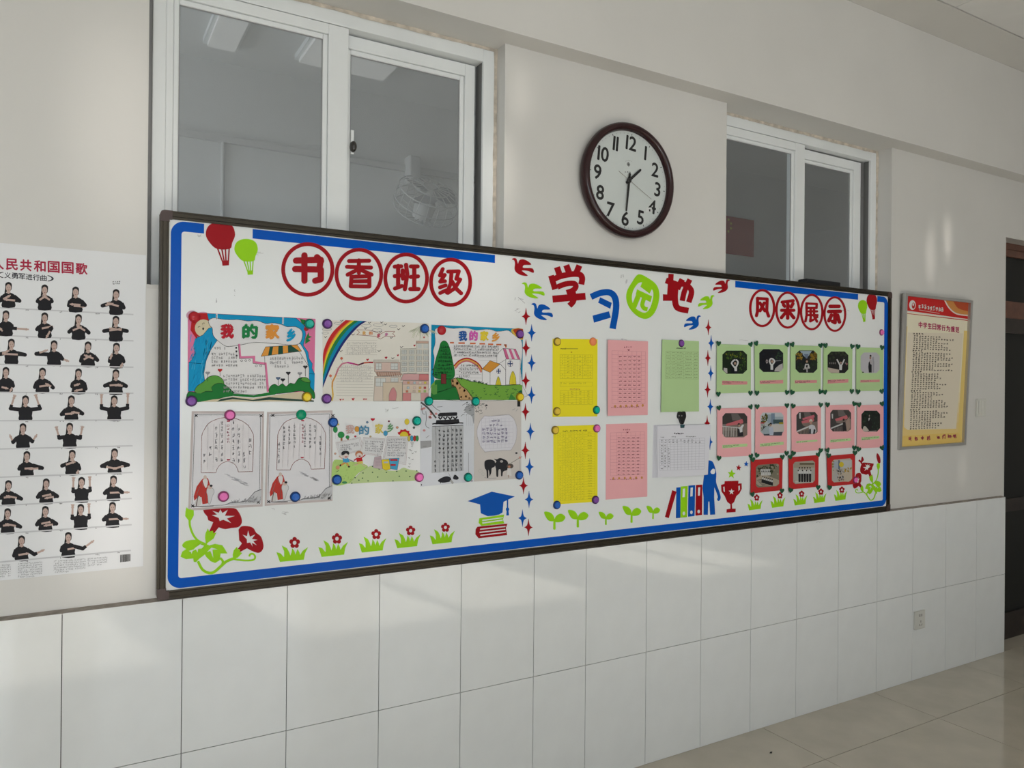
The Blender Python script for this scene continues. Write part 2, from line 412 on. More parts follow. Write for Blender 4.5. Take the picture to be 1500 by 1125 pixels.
def wall_window(name, op, yf, fl, fr, top, xs_front, xs_back, sr):
    w = structure(empty(name, (op[0], yf, WZ0)))
    x0, x1 = op[0]+fl, op[1]-fr
    boxes('window_frame', [(x0, x0+.036, yf, .145, WZ0, top), (x1-.046, x1, yf, .145, WZ0, top), (x0+.036, x1-.046, yf, .145, top-.048, top), (x0+.036, x1-.046, yf, .145, WZ0, WZ0+.03)], M_PVC, w, bevel=.002)
    boxes('sash_track', [(x0+.036, x1-.046, yf+.03, .145, WZ0+.03, WZ0+.035), (x1-.0475, x1-.0455, yf+.012, .145, WZ0+.03, top-.048)], mat('jamb_track', (.15, .15, .15), rough=.6), w)
    a = sash('sash', w, *xs_front, WZ0+.036, top-.050, yf+.0005, *sr[0])
    b = sash('sash', w, *xs_back, WZ0+.036, top-.054, yf+.038, *sr[1])
    # crumbling sealant round the frame
    random.seed(int(-op[0]*100)); V, F = [], []
    n = 60; g_ = .004
    for i in range(n+1):
        x = x0+(x1-x0)*i/n; g_ = .6*g_+.4*random.uniform(.0, .009); d = g_
        V += [(x, yf-.0015-d*.4, top-d), (x, yf-d*.9, WZ1+.001), (x, yf+.004, WZ1+.001), (x, yf+.004, top-.001)]
    for i in range(n):
        for k in range(4): F.append((4*i+k, 4*i+(k+1) % 4, 4*i+4+(k+1) % 4, 4*i+4+k))
    raw('sealant', V, F, M_SEAL, w)
    V, F = [], []
    for i in range(31):
        z = WZ0+(WZ1-WZ0)*i/30; d = random.uniform(.0, .004)
        V += [(x1-d, yf-.0005, z), (op[1]+.0005, yf-.001-d*1.5, z), (op[1]+.0005, yf+.005, z), (x1-d, yf+.005, z)]
    for i in range(30):
        for k in range(4): F.append((4*i+k, 4*i+(k+1) % 4, 4*i+4+(k+1) % 4, 4*i+4+k))
    raw('sealant', V, F, M_SEAL, w)
    boxes('gap_filler', [(op[0], x0, yf+.01, .14, WZ0, WZ1-.002), (x1, op[1], yf+.012, .14, WZ0, WZ1-.002), (x0, x1, yf+.01, .14, top, WZ1-.002)], M_GREY, w)
    boxes('sill', [(op[0], op[1], Y_PLASTER+.002, yf, WZ0, WZ0+.012)], M_SOFFIT, w)
    return w, a
w1, s1 = wall_window('window_1', W1, .0875, .015, .010, 2.768, (-4.482, -3.926), (-3.98, -3.433), ((.020, .068, .034), (.06, .041, .044)))
w2, s2 = wall_window('window_2', W2, .105, .001, .010, 2.767, (-2.195, -1.633), (-1.68, -1.150), ((.008, .068, .038), (.06, .056, .046)))
# catch on the inner sash edge of the first window
cx_, cz_ = -3.917, 2.335
boxes('catch_plate', [(cx_, cx_+.010, .083, .0885, cz_-.035, cz_+.045)], M_PVC, s1, bevel=.001)
V, F = lathe_vf([(.0005, .024), (.008, .023), (.013, .018), (.0145, .008), (.012, 0)], (0, 0, 0), 16)
V = [(cx_+.006+v[0]*.8, .088+v[1], cz_-.012+v[2]*1.3) for v in V]
raw('catch_knob', V, F, mat('black_catch', (.03, .028, .025), rough=.3), s1, smooth=True)

# ------------------------------------------------------------------ doorway at the end of the wall
d = structure(empty('door_1', (.035, .113, 0)))
boxes('door_frame', [(.235-.2, .30-.2, .113, .16, 0, 2.36), (1.25, 1.34, .113, .16, 0, 2.48)], M_DOORWOOD, d)
boxes('lintel', [(.035, 1.25, .113, .16, 2.348, 2.48)], M_LINTEL, d, bevel=.004)
boxes('transom_bar', [(.10, 1.25, .113, .16, 1.97, 2.075)], M_LINTEL, d, bevel=.004)
boxes('lintel_moulding', [(.035, 1.25, .106, .113, 2.39, 2.40)], M_LINTEL, d)
boxes('transom_pane', [(.10, 1.25, .13, .135, 2.075, 2.348)], M_SMOKE, d)
leaf = boxes('door_leaf', [(.10, 1.25, .128, .15, 0, 1.97)], M_SMOKE, d)
boxes('mid_rail', [(.10, 1.25, .118, .129, .78, .86)], M_DOORWOOD, leaf)
boxes('bottom_rail', [(.10, 1.25, .116, .129, 0, .16)], M_DOORWOOD, leaf)
boxes('top_rail', [(.10, 1.25, .118, .129, 1.88, 1.97)], M_DOORWOOD, leaf)

# ------------------------------------------------------------------ corridor seen through the panes
HY, HZ = 2.3, 3.40
structure(boxes('wall_corridor', [(ROOM_X0, 4.2, HY, HY+.1, 0, HZ), (ROOM_X0-.1, ROOM_X0, WALL_BACK, HY, 0, HZ), (4.2, 4.3, WALL_BACK, HY, 0, HZ), (ROOM_X1, 4.2, WALL_BACK-.02, WALL_BACK, 0, HZ), (ROOM_X0, ROOM_X1, WALL_BACK+.05, WALL_BACK+.07, WZ1, HZ)], M_HALL))
structure(boxes('floor_corridor', [(ROOM_X0, 4.2, WALL_BACK, HY, -.004, .0)], mat('corridor_floor', (.55, .52, .47), rough=.5)))
structure(boxes('ceiling_corridor', [(ROOM_X0, 4.2, WALL_BACK, HY, HZ, HZ+.1)], M_HALL))
structure(boxes('trim_1', [(ROOM_X0, -1.2, HY-.025, HY, 2.93, 2.97)], mat('corridor_trunking', (.55, .55, .55), rough=.6)))
def hall_lamp(x0, x1, y0, y1, e, label, gr):
    t = empty('ceiling_lamp', ((x0+x1)/2, (y0+y1)/2, HZ-.05), label, 'lamp', gr)
    boxes('lamp_housing', [(x0-.02, x1+.02, y0-.02, y1+.02, HZ-.03, HZ)], M_PVC, t)
    boxes('diffuser', [(x0, x1, y0, y1, HZ-.05, HZ-.03)], mat('lit_diffuser', (.6, .6, .6), emit=((1, .98, .94), e)), t)
hall_lamp(-3.62, -3.12, 1.45, 1.95, .16, 'square lit ceiling lamp seen through the right pane of the larger window', None)
hall_lamp(-4.10, -3.96, 1.2, 2.0, .16, 'narrow lit ceiling lamp seen through the left pane of the larger window', None)
l = bpy.data.lights.new('corridor_fill', 'AREA'); l.shape = 'RECTANGLE'; l.size = 1.9; l.size_y = 1.6; l.energy = 56; l.color = (.90, .95, 1)  # added area lamp brightening the corridor; its left end has no window
o = bpy.data.objects.new('corridor_fill_lamp', l); COL.objects.link(o); o.location = (ROOM_X0+.1, 1.2, 1.9)
o.rotation_euler = Vector((1, 0, 0)).to_track_quat('-Z', 'Z').to_euler()
l = bpy.data.lights.new('corridor_fill', 'AREA'); l.shape = 'RECTANGLE'; l.size = 1.9; l.size_y = 1.6; l.energy = 8; l.color = (1, .97, .92)  # weaker added lamp at the closed right end, fills the corridor
o = bpy.data.objects.new('corridor_fill_lamp', l); COL.objects.link(o); o.location = (4.1, 1.2, 1.9)
o.rotation_euler = Vector((-1, 0, 0)).to_track_quat('-Z', 'Z').to_euler()
pc = raw('conduit', *tube_vf([(-3.97, HY-.012, 1.6), (-3.97, HY-.012, 2.935)], .011), mat('conduit_grey', (.52, .52, .52)))
tag(pc, 'thin vertical conduit on the corridor wall behind the left pane', 'conduit')
M_FANW = mat('fan_plastic', (.56, .56, .56), rough=.5)
fan = empty('wall_fan', (-2.80, HY, 2.60), 'white caged wall fan seen through the right pane of the larger window', 'fan')
boxes('bracket', [(-2.84, -2.76, HY-.10, HY, 2.84, 3.02)], M_FANW, fan, bevel=.01)
raw('arm', *tube_vf([(-2.80, HY-.08, 2.86), (-2.80, HY-.16, 2.82), (-2.80, HY-.22, 2.76)], .028), M_FANW, fan)
fc = Vector((-2.80, HY-.30, 2.70)); tilt = Matrix.Rotation(math.radians(-48), 3, 'X')
def tl(V): return [tuple(fc+tilt @ Vector(v)) for v in V]
V, F = lathe_vf([(.06, -.14), (.07, -.05), (.045, .0), (.001, .0)], (0, 0, 0), 16); raw('motor', tl(V), F, M_FANW, fan, smooth=True)
for k in range(3):
    a = 2*PI*k/3; V = []
    for r_, w_, t_ in ((.03, .03, .01), (.10, .07, .02), (.165, .06, .02), (.18, .02, .01)):
        for s_ in (-1, 1):
            V.append((math.cos(a)*r_-math.sin(a)*w_*s_, -.035-t_*s_, math.sin(a)*r_+math.cos(a)*w_*s_))
    raw('blade', tl(V), [(2*i, 2*i+1, 2*i+3, 2*i+2) for i in range(3)], mat('fan_blade', (.36, .37, .38), rough=.4), fan)
V, F = [], []
for R_, h_ in ((.205, -.03), (.195, .045), (.12, .075), (.05, .08), (.195, -.09)):
    v, f = tube_vf([(R_*math.cos(2*PI*i/24), -h_, R_*math.sin(2*PI*i/24)) for i in range(25)], .004, 5, len(V)); V += v; F += f
for i in range(20):
    a = 2*PI*i/20
    v, f = tube_vf([(r_*math.cos(a), -h_, r_*math.sin(a)) for r_, h_ in ((.05, .08), (.12, .075), (.195, .045), (.205, -.03), (.195, -.09), (.08, -.12))], .0025, 4, len(V)); V += v; F += f
raw('cage', tl(V), F, M_FANW, fan)
fl = empty('flag', (.17, HY, 2.66), 'red flag with yellow stars on the corridor wall behind the smaller window', 'flag')
boxes('cloth', [(-.06, .42, HY-.012, HY-.004, 2.67, 2.99)], mat('flag_red', (.36, .045, .04), rough=.8), fl)
FP = Plane((0, HY-.013, 0), (0, -1, 0))
for cx, cz, R in ((.03, 2.91, .045), (.11, 2.96, .016), (.14, 2.93, .016), (.14, 2.89, .016), (.11, 2.86, .016)):
    V = [(cx+(R if i % 2 == 0 else R*.4)*math.sin(PI*i/5), HY-.0135, cz+(R if i % 2 == 0 else R*.4)*math.cos(PI*i/5)) for i in range(10)]
    raw('flag_star', V, [tuple(range(10))], mat('flag_yellow', (.6, .45, .06), rough=.8), fl)

# ------------------------------------------------------------------ the display board
BX0, BX1, BZ0, BZ1 = -4.502, -1.104, .9095, 2.0235
FR = .0235
M_BRONZE = mat('bronze_aluminium', (.048, .040, .029), rough=.34, metal=.7, noise=.08, nscale=3)
M_CAP = mat('dark_brown_cap', (.055, .028, .024), rough=.4)
M_WHITEBOARD = mat('glossy_whiteboard', (.82, .84, .84), rough=.16, noise=.02, nscale=4, bump=.008, bscale=2.2)
M_TAPE = mat('blue_vinyl', (.0, .095, .53), rough=.2, spec=.13, noise=.06, nscale=3, bump=.03, bscale=7)
board = empty('display_board', ((BX0+BX1)/2, Y_PLASTER, BZ0), 'large white magnetic display board with bronze frame and blue border', 'board')
boxes('whiteboard_panel', [(BX0+.01, BX1-.01, Y_BOARD, Y_PLASTER-.001, BZ0+.01, BZ1-.01)], M_WHITEBOARD, board)
def rail(x0, x1, z0, z1, horizontal):
    """an aluminium rail with two grooves along it"""
    cut = [0, .30, .36, .74, .80, 1]; dep = [-.007, -.007, -.0045, -.0045, -.0075, -.0075]
    prof = []
    for a, b, d in ((0, .28, -.0045), (.28, .34, -.002), (.34, .78, -.0075), (.78, .83, -.003), (.83, 1, -.006)): prof.append((a, b, d))
    L = []
    for a, b, d in prof:
        if horizontal: L.append((x0, x1, d, Y_PLASTER-.0005, z0+(z1-z0)*a, z0+(z1-z0)*b))
        else: L.append((x0+(x1-x0)*a, x0+(x1-x0)*b, d, Y_PLASTER-.0005, z0, z1))
    return boxes('frame_rail', L, M_BRONZE, board)
cc = .030
rail(BX0+cc, BX1-cc, BZ1-FR, BZ1, True); rail(BX0+cc, BX1-cc, BZ0, BZ0+FR, True)
rail(BX0, BX0+FR, BZ0+cc, BZ1-cc, False); rail(BX1-FR, BX1, BZ0+cc, BZ1-cc, False)
for x, sx in ((BX0, 1), (BX1, -1)):
    for z, sz in ((BZ0, 1), (BZ1, -1)):
        pts = [(0, .010), (.003, .003), (.010, 0), (cc+.002, 0), (cc+.002, FR+.001), (FR+.001, FR+.001), (FR+.001, cc+.002), (0, cc+.002)]
        V = [(x+sx*p[0], y, z+sz*p[1]) for y in (-.0085, Y_PLASTER) for p in pts]
        n = len(pts)
        o = raw('corner_cap', V, [tuple(range(n)), tuple(range(2*n-1, n-1, -1))] + [(i, (i+1) % n, n+(i+1) % n, n+i) for i in range(n)], M_CAP, board)
# blue border: one long strip round three sides and two short strips along the top
def arc(cx, cz, r, a0, a1, n=10): return [(cx+r*math.cos(a0+(a1-a0)*i/n), cz+r*math.sin(a0+(a1-a0)*i/n)) for i in range(n+1)]
O = (BX0+FR+.005, BX1-FR+.000, BZ0+FR+.003, BZ1-FR-.003); bw = .0285
def strip(outer, inner):
    loop = outer+inner[::-1]
    tr = tessellate_polygon([[Vector((p[0], p[1], 0)) for p in loop]])
    n = len(loop); V = [(p[0], Y_BOARD-.0004, p[1]) for p in loop]+[(p[0], Y_BOARD, p[1]) for p in loop]
    raw('border_strip', V, [tuple(t) for t in tr]+[(i, (i+1) % n, n+(i+1) % n, n+i) for i in range(n)], M_TAPE, board)
def xat(px): return BOARD.at(px, 380).x
xa, xb, xc, xd, xe, xf = (BOARD.at(*p).x for p in ((299, 330), (370, 342), (725, 378), (1077, 412), (1257, 434), (1285, 436)))
R1, R2 = .037, .009
def side(inset, r):
    x0, x1, z0, z1 = O[0]+inset, O[1]-inset, O[2]+inset, O[3]-inset
    return [(xa, z1)]+arc(x0+r, z1-r, r, PI/2, PI)+arc(x0+r, z0+r, r, PI, 1.5*PI)+arc(x1-r, z0+r, r, 1.5*PI, 2*PI)+arc(x1-r, z1-r, r, 0, PI/2)+[(xf, z1)]
strip(side(0, R1), side(bw, R2))
strip([(xb, O[3]), (xc, O[3])], [(xb, O[3]-bw), (xc, O[3]-bw)])
strip([(xd, O[3]), (xe, O[3])], [(xd, O[3]-bw), (xe, O[3]-bw)])

# ------------------------------------------------------------------ cut-out stickers on the board
M_RED = mat('red_foam', (.36, .004, .010), rough=.35, spec=.15, noise=.05)
M_GREEN = mat('green_foam', (.33, .70, .010), rough=.4, spec=.15, noise=.04)
M_BLUE = mat('blue_foam', (.002, .095, .46), rough=.35, spec=.15, noise=.05)
HUE = {'red': M_RED, 'green': M_GREEN, 'blue': M_BLUE}
Z1 = (220, 300, 3.75); Z2 = (220, 580, 3.75); ZT = (395, 340, 1500/310); ZR = (1080, 400, 1500/230)
ZL = (735, 370, 7.5); ZM = (900, 370, 7.5); ZB = (740, 600, 4.6875); ZC = (460, 580, 4.6875); ZE = (1020, 660, 1500/290)
ZG = (1020, 390, 5.0); ZP = (1020, 580, 5.0); ZV = (255, 730, 7.5); ZY = (740, 360, 1385/320)
TH = .0012
_turn = [0]
def S(crop):                                    # each cut-out lies a hair above the one before it
    _turn[0] = (_turn[0]+1) % 14
    return Flat(crop, BOARD, .0, TH+_turn[0]*4e-5)
K0 = (0, 0, 0)
def sticker(crop, loops, hue, name, label, cat='sticker', group=None):
    f = S(crop); f.poly(K0, *loops)
    return tag(f.build(name, None, HUE[hue]), label, cat, group)
def base_of(crop, x, y): return BOARD.at(crop[0]+x/crop[2], crop[1]+y/crop[2])

def lettering(crop, ring, strokes, w, ch, place):
    cx, cy, rx, ry, t = ring
    e = empty('lettering_sticker', base_of(crop, cx, cy+ry), 'dark red character %s in a red ring, %s' % (ch, place), 'lettering', 'ringed red characters')
    f = S(crop); f.poly(K0, ell(cx, cy, rx, ry, 48), ell(cx, cy, rx-t, ry-t, 48)); f.build('ring', e, M_RED)
    g = S(crop); g.strokes(K0, strokes, w); g.build('character', e, M_RED)
lettering(ZT, (270, 265, 188, 193, 27), [[(186, 202), (362, 196), (352, 262)], [(180, 262), (362, 266), (362, 335), (322, 345)], [(246, 165), (246, 345)], [(335, 178), (364, 205)]], 44, '书', 'first of the left heading')
lettering(ZT, (632, 300, 172, 188, 26), [[(562, 205), (705, 203)], [(548, 246), (718, 252)], [(632, 200), (632, 290)], [(620, 268), (552, 302)], [(644, 268), (722, 302)], [(580, 318), (574, 384)], [(580, 318), (706, 312), (706, 386)], [(574, 384), (706, 386)], [(590, 350), (690, 348)]], 28, '香', 'second of the left heading')
lettering(ZT, (967, 326, 161, 180, 26), [[(886, 245), (932, 243)], [(886, 312), (930, 308)], [(888, 400), (936, 382)], [(910, 240), (910, 392)], [(966, 232), (975, 300), (958, 405)], [(942, 272), (944, 330)], [(1000, 244), (1048, 244)], [(1000, 318), (1050, 314)], [(996, 404), (1054, 404)], [(1024, 244), (1024, 404)]], 29, '班', 'third of the left heading')
lettering(ZT, (1282, 356, 152, 174, 26), [[(1226, 262), (1206, 308), (1240, 304)], [(1240, 304), (1208, 352), (1242, 348)], [(1206, 392), (1246, 378)], [(1208, 432), (1250, 412)], [(1264, 280), (1340, 278), (1322, 332), (1350, 336)], [(1350, 336), (1312, 398), (1262, 432)], [(1288, 284), (1282, 366), (1256, 430)], [(1292, 350), (1320, 400), (1356, 434)]], 27, '级', 'last of the left heading')
lettering(ZR, (237, 335, 125, 182, 22), [[(192, 240), (192, 366), (182, 408)], [(192, 242), (284, 248)], [(284, 248), (280, 362), (298, 412)], [(214, 285), (262, 362)], [(256, 285), (216, 362)]], 28, '风', 'first of the right heading')
lettering(ZR, (480, 354, 118, 177, 21), [[(428, 278), (532, 264)], [(440, 302), (452, 318)], [(480, 292), (485, 314)], [(530, 292), (512, 324)], [(422, 356), (538, 356)], [(480, 330), (480, 432)], [(470, 366), (420, 426)], [(490, 366), (538, 428)]], 30, '采', 'second of the right heading')
lettering(ZR, (710, 373, 112, 174, 20), [[(660, 290), (758, 296), (756, 332)], [(660, 334), (756, 334)], [(660, 290), (662, 400), (650, 462)], [(684, 366), (760, 366)], [(700, 345), (700, 400)], [(732, 345), (732, 400)], [(680, 402), (764, 402)], [(702, 402), (696, 462), (724, 446)], [(728, 404), (760, 464)], [(762, 420), (738, 432)]], 22, '展', 'third of the right heading')
lettering(ZR, (931, 392, 109, 170, 20), [[(886, 318), (970, 318)], [(872, 368), (982, 366)], [(932, 368), (932, 474), (908, 462)], [(898, 402), (874, 456)], [(956, 402), (974, 468)]], 34, '示', 'last of the right heading')

def cut_letter(crop, lst, hue, label):
    f = S(crop)
    for it in lst:
        if isinstance(it, tuple): f.poly(K0, ribbon(smooth(it[0], False, 5) if len(it[0]) > 2 else it[0], it[1]))
        else: f.poly(K0, *it)
    tag(f.build('lettering_sticker', None, HUE[hue]), label, 'lettering', 'large cut-out characters in the middle heading')
cut_letter(ZL, [([(605, 160), (640, 262)], 66), ([(707, 138), (748, 245)], 66), ([(852, 142), (808, 245)], 66), ([(540, 252), (585, 404)], 62),
    ([(556, 300), (640, 262), (760, 238), (850, 240), (882, 280), (872, 350)], 64), ([(612, 378), (700, 345), (790, 340), (812, 375), (780, 415), (712, 440)], 60),
    ([(558, 512), (918, 480)], 76), ([(775, 420), (790, 490), (782, 540), (742, 584)], 62)], 'red', 'dark red cut-out character 学 at the top of the middle section')
cut_letter(ZL, [([(980, 487), (1080, 445), (1180, 438), (1240, 490), (1255, 610), (1217, 836)], 68), [[(1080, 492), (1207, 552), (1190, 618), (1058, 550)]], [[(997, 692), (1175, 645), (1196, 715), (1013, 770)]]], 'blue', 'blue cut-out character 习 below and right of the red one')
cut_letter(ZM, [[smooth([(265, 238), (380, 288), (460, 355), (492, 450), (480, 560), (440, 660), (385, 715), (320, 728), (240, 690), (165, 610), (130, 510), (140, 420), (190, 330)]),
    smooth([(275, 330), (335, 335), (400, 385), (428, 450), (415, 540), (385, 620), (335, 660), (270, 640), (215, 590), (190, 510), (200, 430), (235, 365)])],
    [[(312, 312), (414, 395), (385, 450), (285, 375)]], [[(248, 405), (412, 480), (395, 545), (235, 460)]], ([(268, 460), (212, 600)], 54), ([(330, 490), (305, 570), (325, 612), (362, 622)], 44)], 'green', 'light green cut-out character 园 in a rounded outline')
cut_letter(ZM, [([(622, 235), (604, 500)], 56), ([(564, 306), (690, 352)], 62), [[(533, 458), (636, 462), (636, 530), (533, 530)]], ([(672, 370), (664, 500), (690, 605), (812, 638)], 64),
    ([(650, 385), (720, 345), (800, 365), (846, 430), (815, 545)], 58), ([(744, 294), (690, 400)], 60), ([(828, 296), (770, 420), (744, 530)], 56)], 'red', 'dark red cut-out character 地 right of the green one')

BIRD = unit([(110, 75), (130, 60), (158, 68), (172, 110), (178, 122), (195, 82), (240, 75), (290, 98), (322, 132), (250, 135), (230, 150), (240, 168), (335, 172), (348, 220), (290, 200), (220, 195), (240, 215), (285, 252), (220, 248), (165, 220), (140, 180), (145, 120), (135, 85)])
for crop, bb, hue, mir, lb in ((ZL, (110, 60, 348, 255), 'red', False, 'dark red flying bird sticker left of the middle heading'), (ZL, (220, 328, 466, 502), 'green', False, 'light green flying bird sticker left of the middle heading'),
        (ZL, (325, 555, 556, 740), 'blue', False, 'blue flying bird sticker left of the middle heading'), (ZM, (1087, 297, 1267, 442), 'red', True, 'dark red flying bird sticker right of the middle heading'),
        (ZM, (922, 468, 1098, 620), 'green', True, 'light green flying bird sticker right of the middle heading'), (ZM, (767, 690, 947, 845), 'blue', True, 'blue flying bird sticker right of the middle heading')):
    sticker(crop, [smooth(fit(BIRD, *bb, mirror=mir), True, 3)], hue, 'bird_sticker', lb, group='bird stickers')

for crop, bb, hue, lb in ((Z1, (305, 93, 466, 335), 'red', 'dark red hot-air balloon sticker in the top left corner of the board'), (Z1, (462, 187, 591, 385), 'green', 'light green hot-air balloon sticker near the top left corner'),
        (ZR, (1153, 258, 1240, 467), 'green', 'light green hot-air balloon sticker near the top right corner'), (ZR, (1235, 197, 1333, 443), 'red', 'dark red hot-air balloon sticker in the top right corner of the board')):
    e = empty('balloon_sticker', base_of(crop, (bb[0]+bb[2])/2, bb[3]), lb, 'sticker', 'balloon stickers')
    f = S(crop); f.poly(K0, smooth(fit([(0, .28), (.12, .08), (.5, 0), (.88, .08), (1, .29), (.9, .48), (.82, .615), (.38, .615), (.12, .46)], *bb), True, 4)); f.build('envelope', e, HUE[hue])
    f = S(crop)
    for a, b in ((.40, .57), (.54, .63), (.67, .69), (.80, .77)): f.poly(K0, ribbon(fit([(a, .6), (b, .9)], *bb), (bb[2]-bb[0])*.045))
    f.build('ropes', e, HUE[hue])
    f = S(crop); f.poly(K0, fit([(.55, .885), (.80, .875), (.79, .99), (.57, 1)], *bb)); f.build('basket', e, HUE[hue])

STAR4 = [(0, -1), (.14, -.52), (.30, -.24), (.58, -.1), (1, 0), (.58, .1), (.30, .24), (.14, .52), (0, 1), (-.14, .52), (-.30, .24), (-.58, .1), (-1, 0), (-.58, -.1), (-.30, -.24), (-.14, -.52)]
ORD = ['first', 'second', 'third', 'fourth', 'fifth', 'sixth', 'seventh', 'eighth']
def stars(lst, hw, hh, where):
    cnt = {}
    for x, y, hue in lst:
        k = cnt[hue] = cnt.get(hue, -1)+1
        sticker((0, 0, 1), [[(x+p[0]*hw, y+p[1]*hh) for p in STAR4]], hue, 'star_sticker', '%s four-pointed star sticker, %s of its colour from the top of %s' % (hue, ORD[k], where), group='four-pointed stars '+where)
stars([(770.3, 463.5, 'red'), (778.6, 487.5, 'blue'), (770.3, 509.7, 'red'), (778.6, 531.7, 'blue'), (770, 557.6, 'red'), (778.4, 578.6, 'blue'), (769.6, 603.3, 'red'), (776.9, 632, 'blue'), (769.4, 659.7, 'red'),
       (775.6, 683.8, 'blue'), (766.7, 711.4, 'red'), (774.8, 731.6, 'blue'), (765.2, 758.9, 'blue'), (774, 772.4, 'red')], 6.3, 12.7, 'the left divider')
stars([(1037.4, 479.7, 'red'), (1041.5, 502.6, 'blue'), (1036.7, 524.5, 'red'), (1041, 546.7, 'blue'), (1036.4, 570.7, 'red'), (1040.4, 595.7, 'blue'), (1035.8, 620, 'red'), (1039.8, 647.4, 'blue')], 4.4, 11.5, 'the right divider')

TUFT = unit([(1157, 697), (1120, 590), (1165, 603), (1197, 640), (1205, 640), (1205, 580), (1178, 515), (1235, 545), (1262, 595), (1272, 628), (1287, 590), (1293, 545), (1318, 578), (1328, 618), (1352, 555), (1372, 590), (1380, 622), (1410, 575), (1467, 535), (1435, 600), (1422, 672)])
def tuft(crop, bb, fl, r, lb, gr, tilt=0.):
    e = empty('flower_sticker', base_of(crop, (bb[0]+bb[2])/2, bb[3]), lb, 'sticker', gr)
    f = S(crop); f.poly(K0, fit(TUFT, *bb)); f.build('grass', e, M_GREEN)
    f = S(crop)
    out = [(fl[0]+r[0]*(.66+.36*abs(math.cos(2.5*t))**.6)*math.sin(t), fl[1]-r[1]*(.66+.36*abs(math.cos(2.5*t))**.6)*math.cos(t)) for t in [2*PI*i/50 for i in range(50)]]
    f.poly(K0, out, ell(fl[0], fl[1], r[0]*.36, r[1]*.36, 16)); f.build('flower', e, M_RED)
for i, (bb, fl) in enumerate([((405, 799, 451, 823), (431.5, 795)), ((466.4, 791.2, 509.5, 815.7), (493.5, 789)), ((525.7, 785.9, 565.6, 809.3), (551, 782.7)), ((577.8, 780.5, 615.7, 803), (601.4, 777.3)), ((629.6, 775.2, 665.9, 797.2), (652.4, 772.6))]):
    tuft((0, 0, 1), bb, fl, (7.8-.35*i, 8.3-.35*i), 'red flower over a green grass tuft, %s from the left of the left row' % ORD[i], 'flower and grass stickers, left row')
for i, (bb, fl) in enumerate([((388, 368, 500, 453), (457, 357)), ((562, 345, 673, 434), (633, 340)), ((735, 331, 839, 416), (797, 328)), ((884, 316, 984, 398), (943, 312)), ((1043, 298, 1141, 381), (1102, 297))]):
    tuft(ZE, bb, fl, (20, 25), 'red flower over a green grass tuft, %s from the left of the right row' % ORD[i], 'flower and grass stickers, right row')

def glory(crop, T, label, bud):
    t = lambda pts: [T(*p) for p in pts]
    e = empty('morning_glory_sticker', base_of(crop, *T(400, 830)), label, 'sticker', 'morning glory stickers')
    w = abs(T(1, 0)[0]-T(0, 0)[0])
    f = S(crop); f.poly(K0, smooth(t([(318, 128), (480, 112), (655, 108), (705, 145), (738, 210), (742, 270), (705, 315), (630, 325), (560, 337), (510, 325)]), False, 3)+t([(490, 318), (435, 388), (425, 355), (385, 365), (430, 262), (375, 240), (365, 200), (330, 160)]),
        t([(412, 183), (470, 178), (420, 135), (490, 158), (507, 120), (530, 160), (590, 124), (558, 190), (668, 192), (580, 222), (628, 272), (540, 235), (500, 250), (490, 215)])); f.build('flower', e, M_RED)
    f = S(crop); f.poly(K0, smooth(t([(708, 345), (740, 308), (810, 305), (870, 325), (900, 375), (950, 415), (975, 480), (980, 540), (955, 585), (915, 598), (850, 575)]), False, 3)+t([(800, 548), (720, 590), (725, 562), (700, 555), (745, 495), (715, 460), (712, 400)]),
        t([(752, 398), (800, 415), (812, 350), (832, 420), (892, 395), (855, 445), (918, 455), (870, 472), (908, 515), (855, 488), (862, 530), (835, 485), (800, 490), (798, 450)])); f.build('flower', e, M_RED)
    f = S(crop); f.poly(K0, t([(135, 98), (160, 118), (215, 130), (217, 185), (185, 245), (160, 245), (122, 195), (125, 145)])); f.build('bud', e, M_GREEN)
    if bud: f = S(crop); f.poly(K0, smooth(bud, True, 3)); f.build('bud_tip', e, M_RED)
    f = S(crop)
    f.poly(K0, ribbon(smooth(t([(170, 240), (176, 310), (210, 400), (265, 465), (360, 510)]), False, 4), 24*w))
    f.poly(K0, ribbon(smooth(t([(262, 690), (310, 780), (380, 818), (440, 808), (520, 740), (580, 690), (670, 655)]), False, 4), 30*w))
    f.poly(K0, ribbon(smooth(t([(505, 655), (535, 690), (530, 725)]), False, 4), 26*w))
    f.poly(K0, ribbon(smooth(t([(660, 668), (780, 682), (868, 676), (890, 645), (872, 612), (838, 612), (825, 638)]), False, 5), 20*w)); f.build('stem', e, M_GREEN)
    for pts in ([(370, 330), (385, 362), (425, 350), (435, 385), (465, 372), (435, 440), (380, 480), (350, 505), (340, 430), (345, 385)], [(690, 532), (702, 562), (722, 555), (728, 590), (748, 600), (700, 650), (650, 668), (643, 620), (655, 570)]):
        f = S(crop); f.poly(K0, t(pts)); f.build('calyx', e, M_GREEN)
    f = S(crop); f.poly(K0, smooth(t([(88, 518), (130, 470), (230, 455), (300, 480), (250, 530), (180, 565), (130, 555)]), True, 3))
    f.build('leaf', e, M_GREEN)
    f = S(crop); f.poly(K0, t([(70, 640), (90, 585), (150, 545), (235, 520), (300, 500), (380, 510), (385, 560), (345, 610), (280, 660), (240, 700), (215, 695), (210, 660), (130, 668)]), t([(160, 578), (215, 560), (275, 500), (330, 520), (305, 550), (265, 555), (258, 595), (240, 562), (205, 578), (190, 612), (185, 590)])); f.build('leaf', e, M_GREEN)
    f = S(crop); f.poly(K0, t([(375, 520), (450, 500), (530, 515), (560, 560), (585, 605), (510, 605), (500, 680), (450, 710), (400, 690), (350, 640), (325, 590)]), t([(358, 592), (410, 540), (480, 560), (422, 564), (430, 655), (397, 577)])); f.build('leaf', e, M_GREEN)
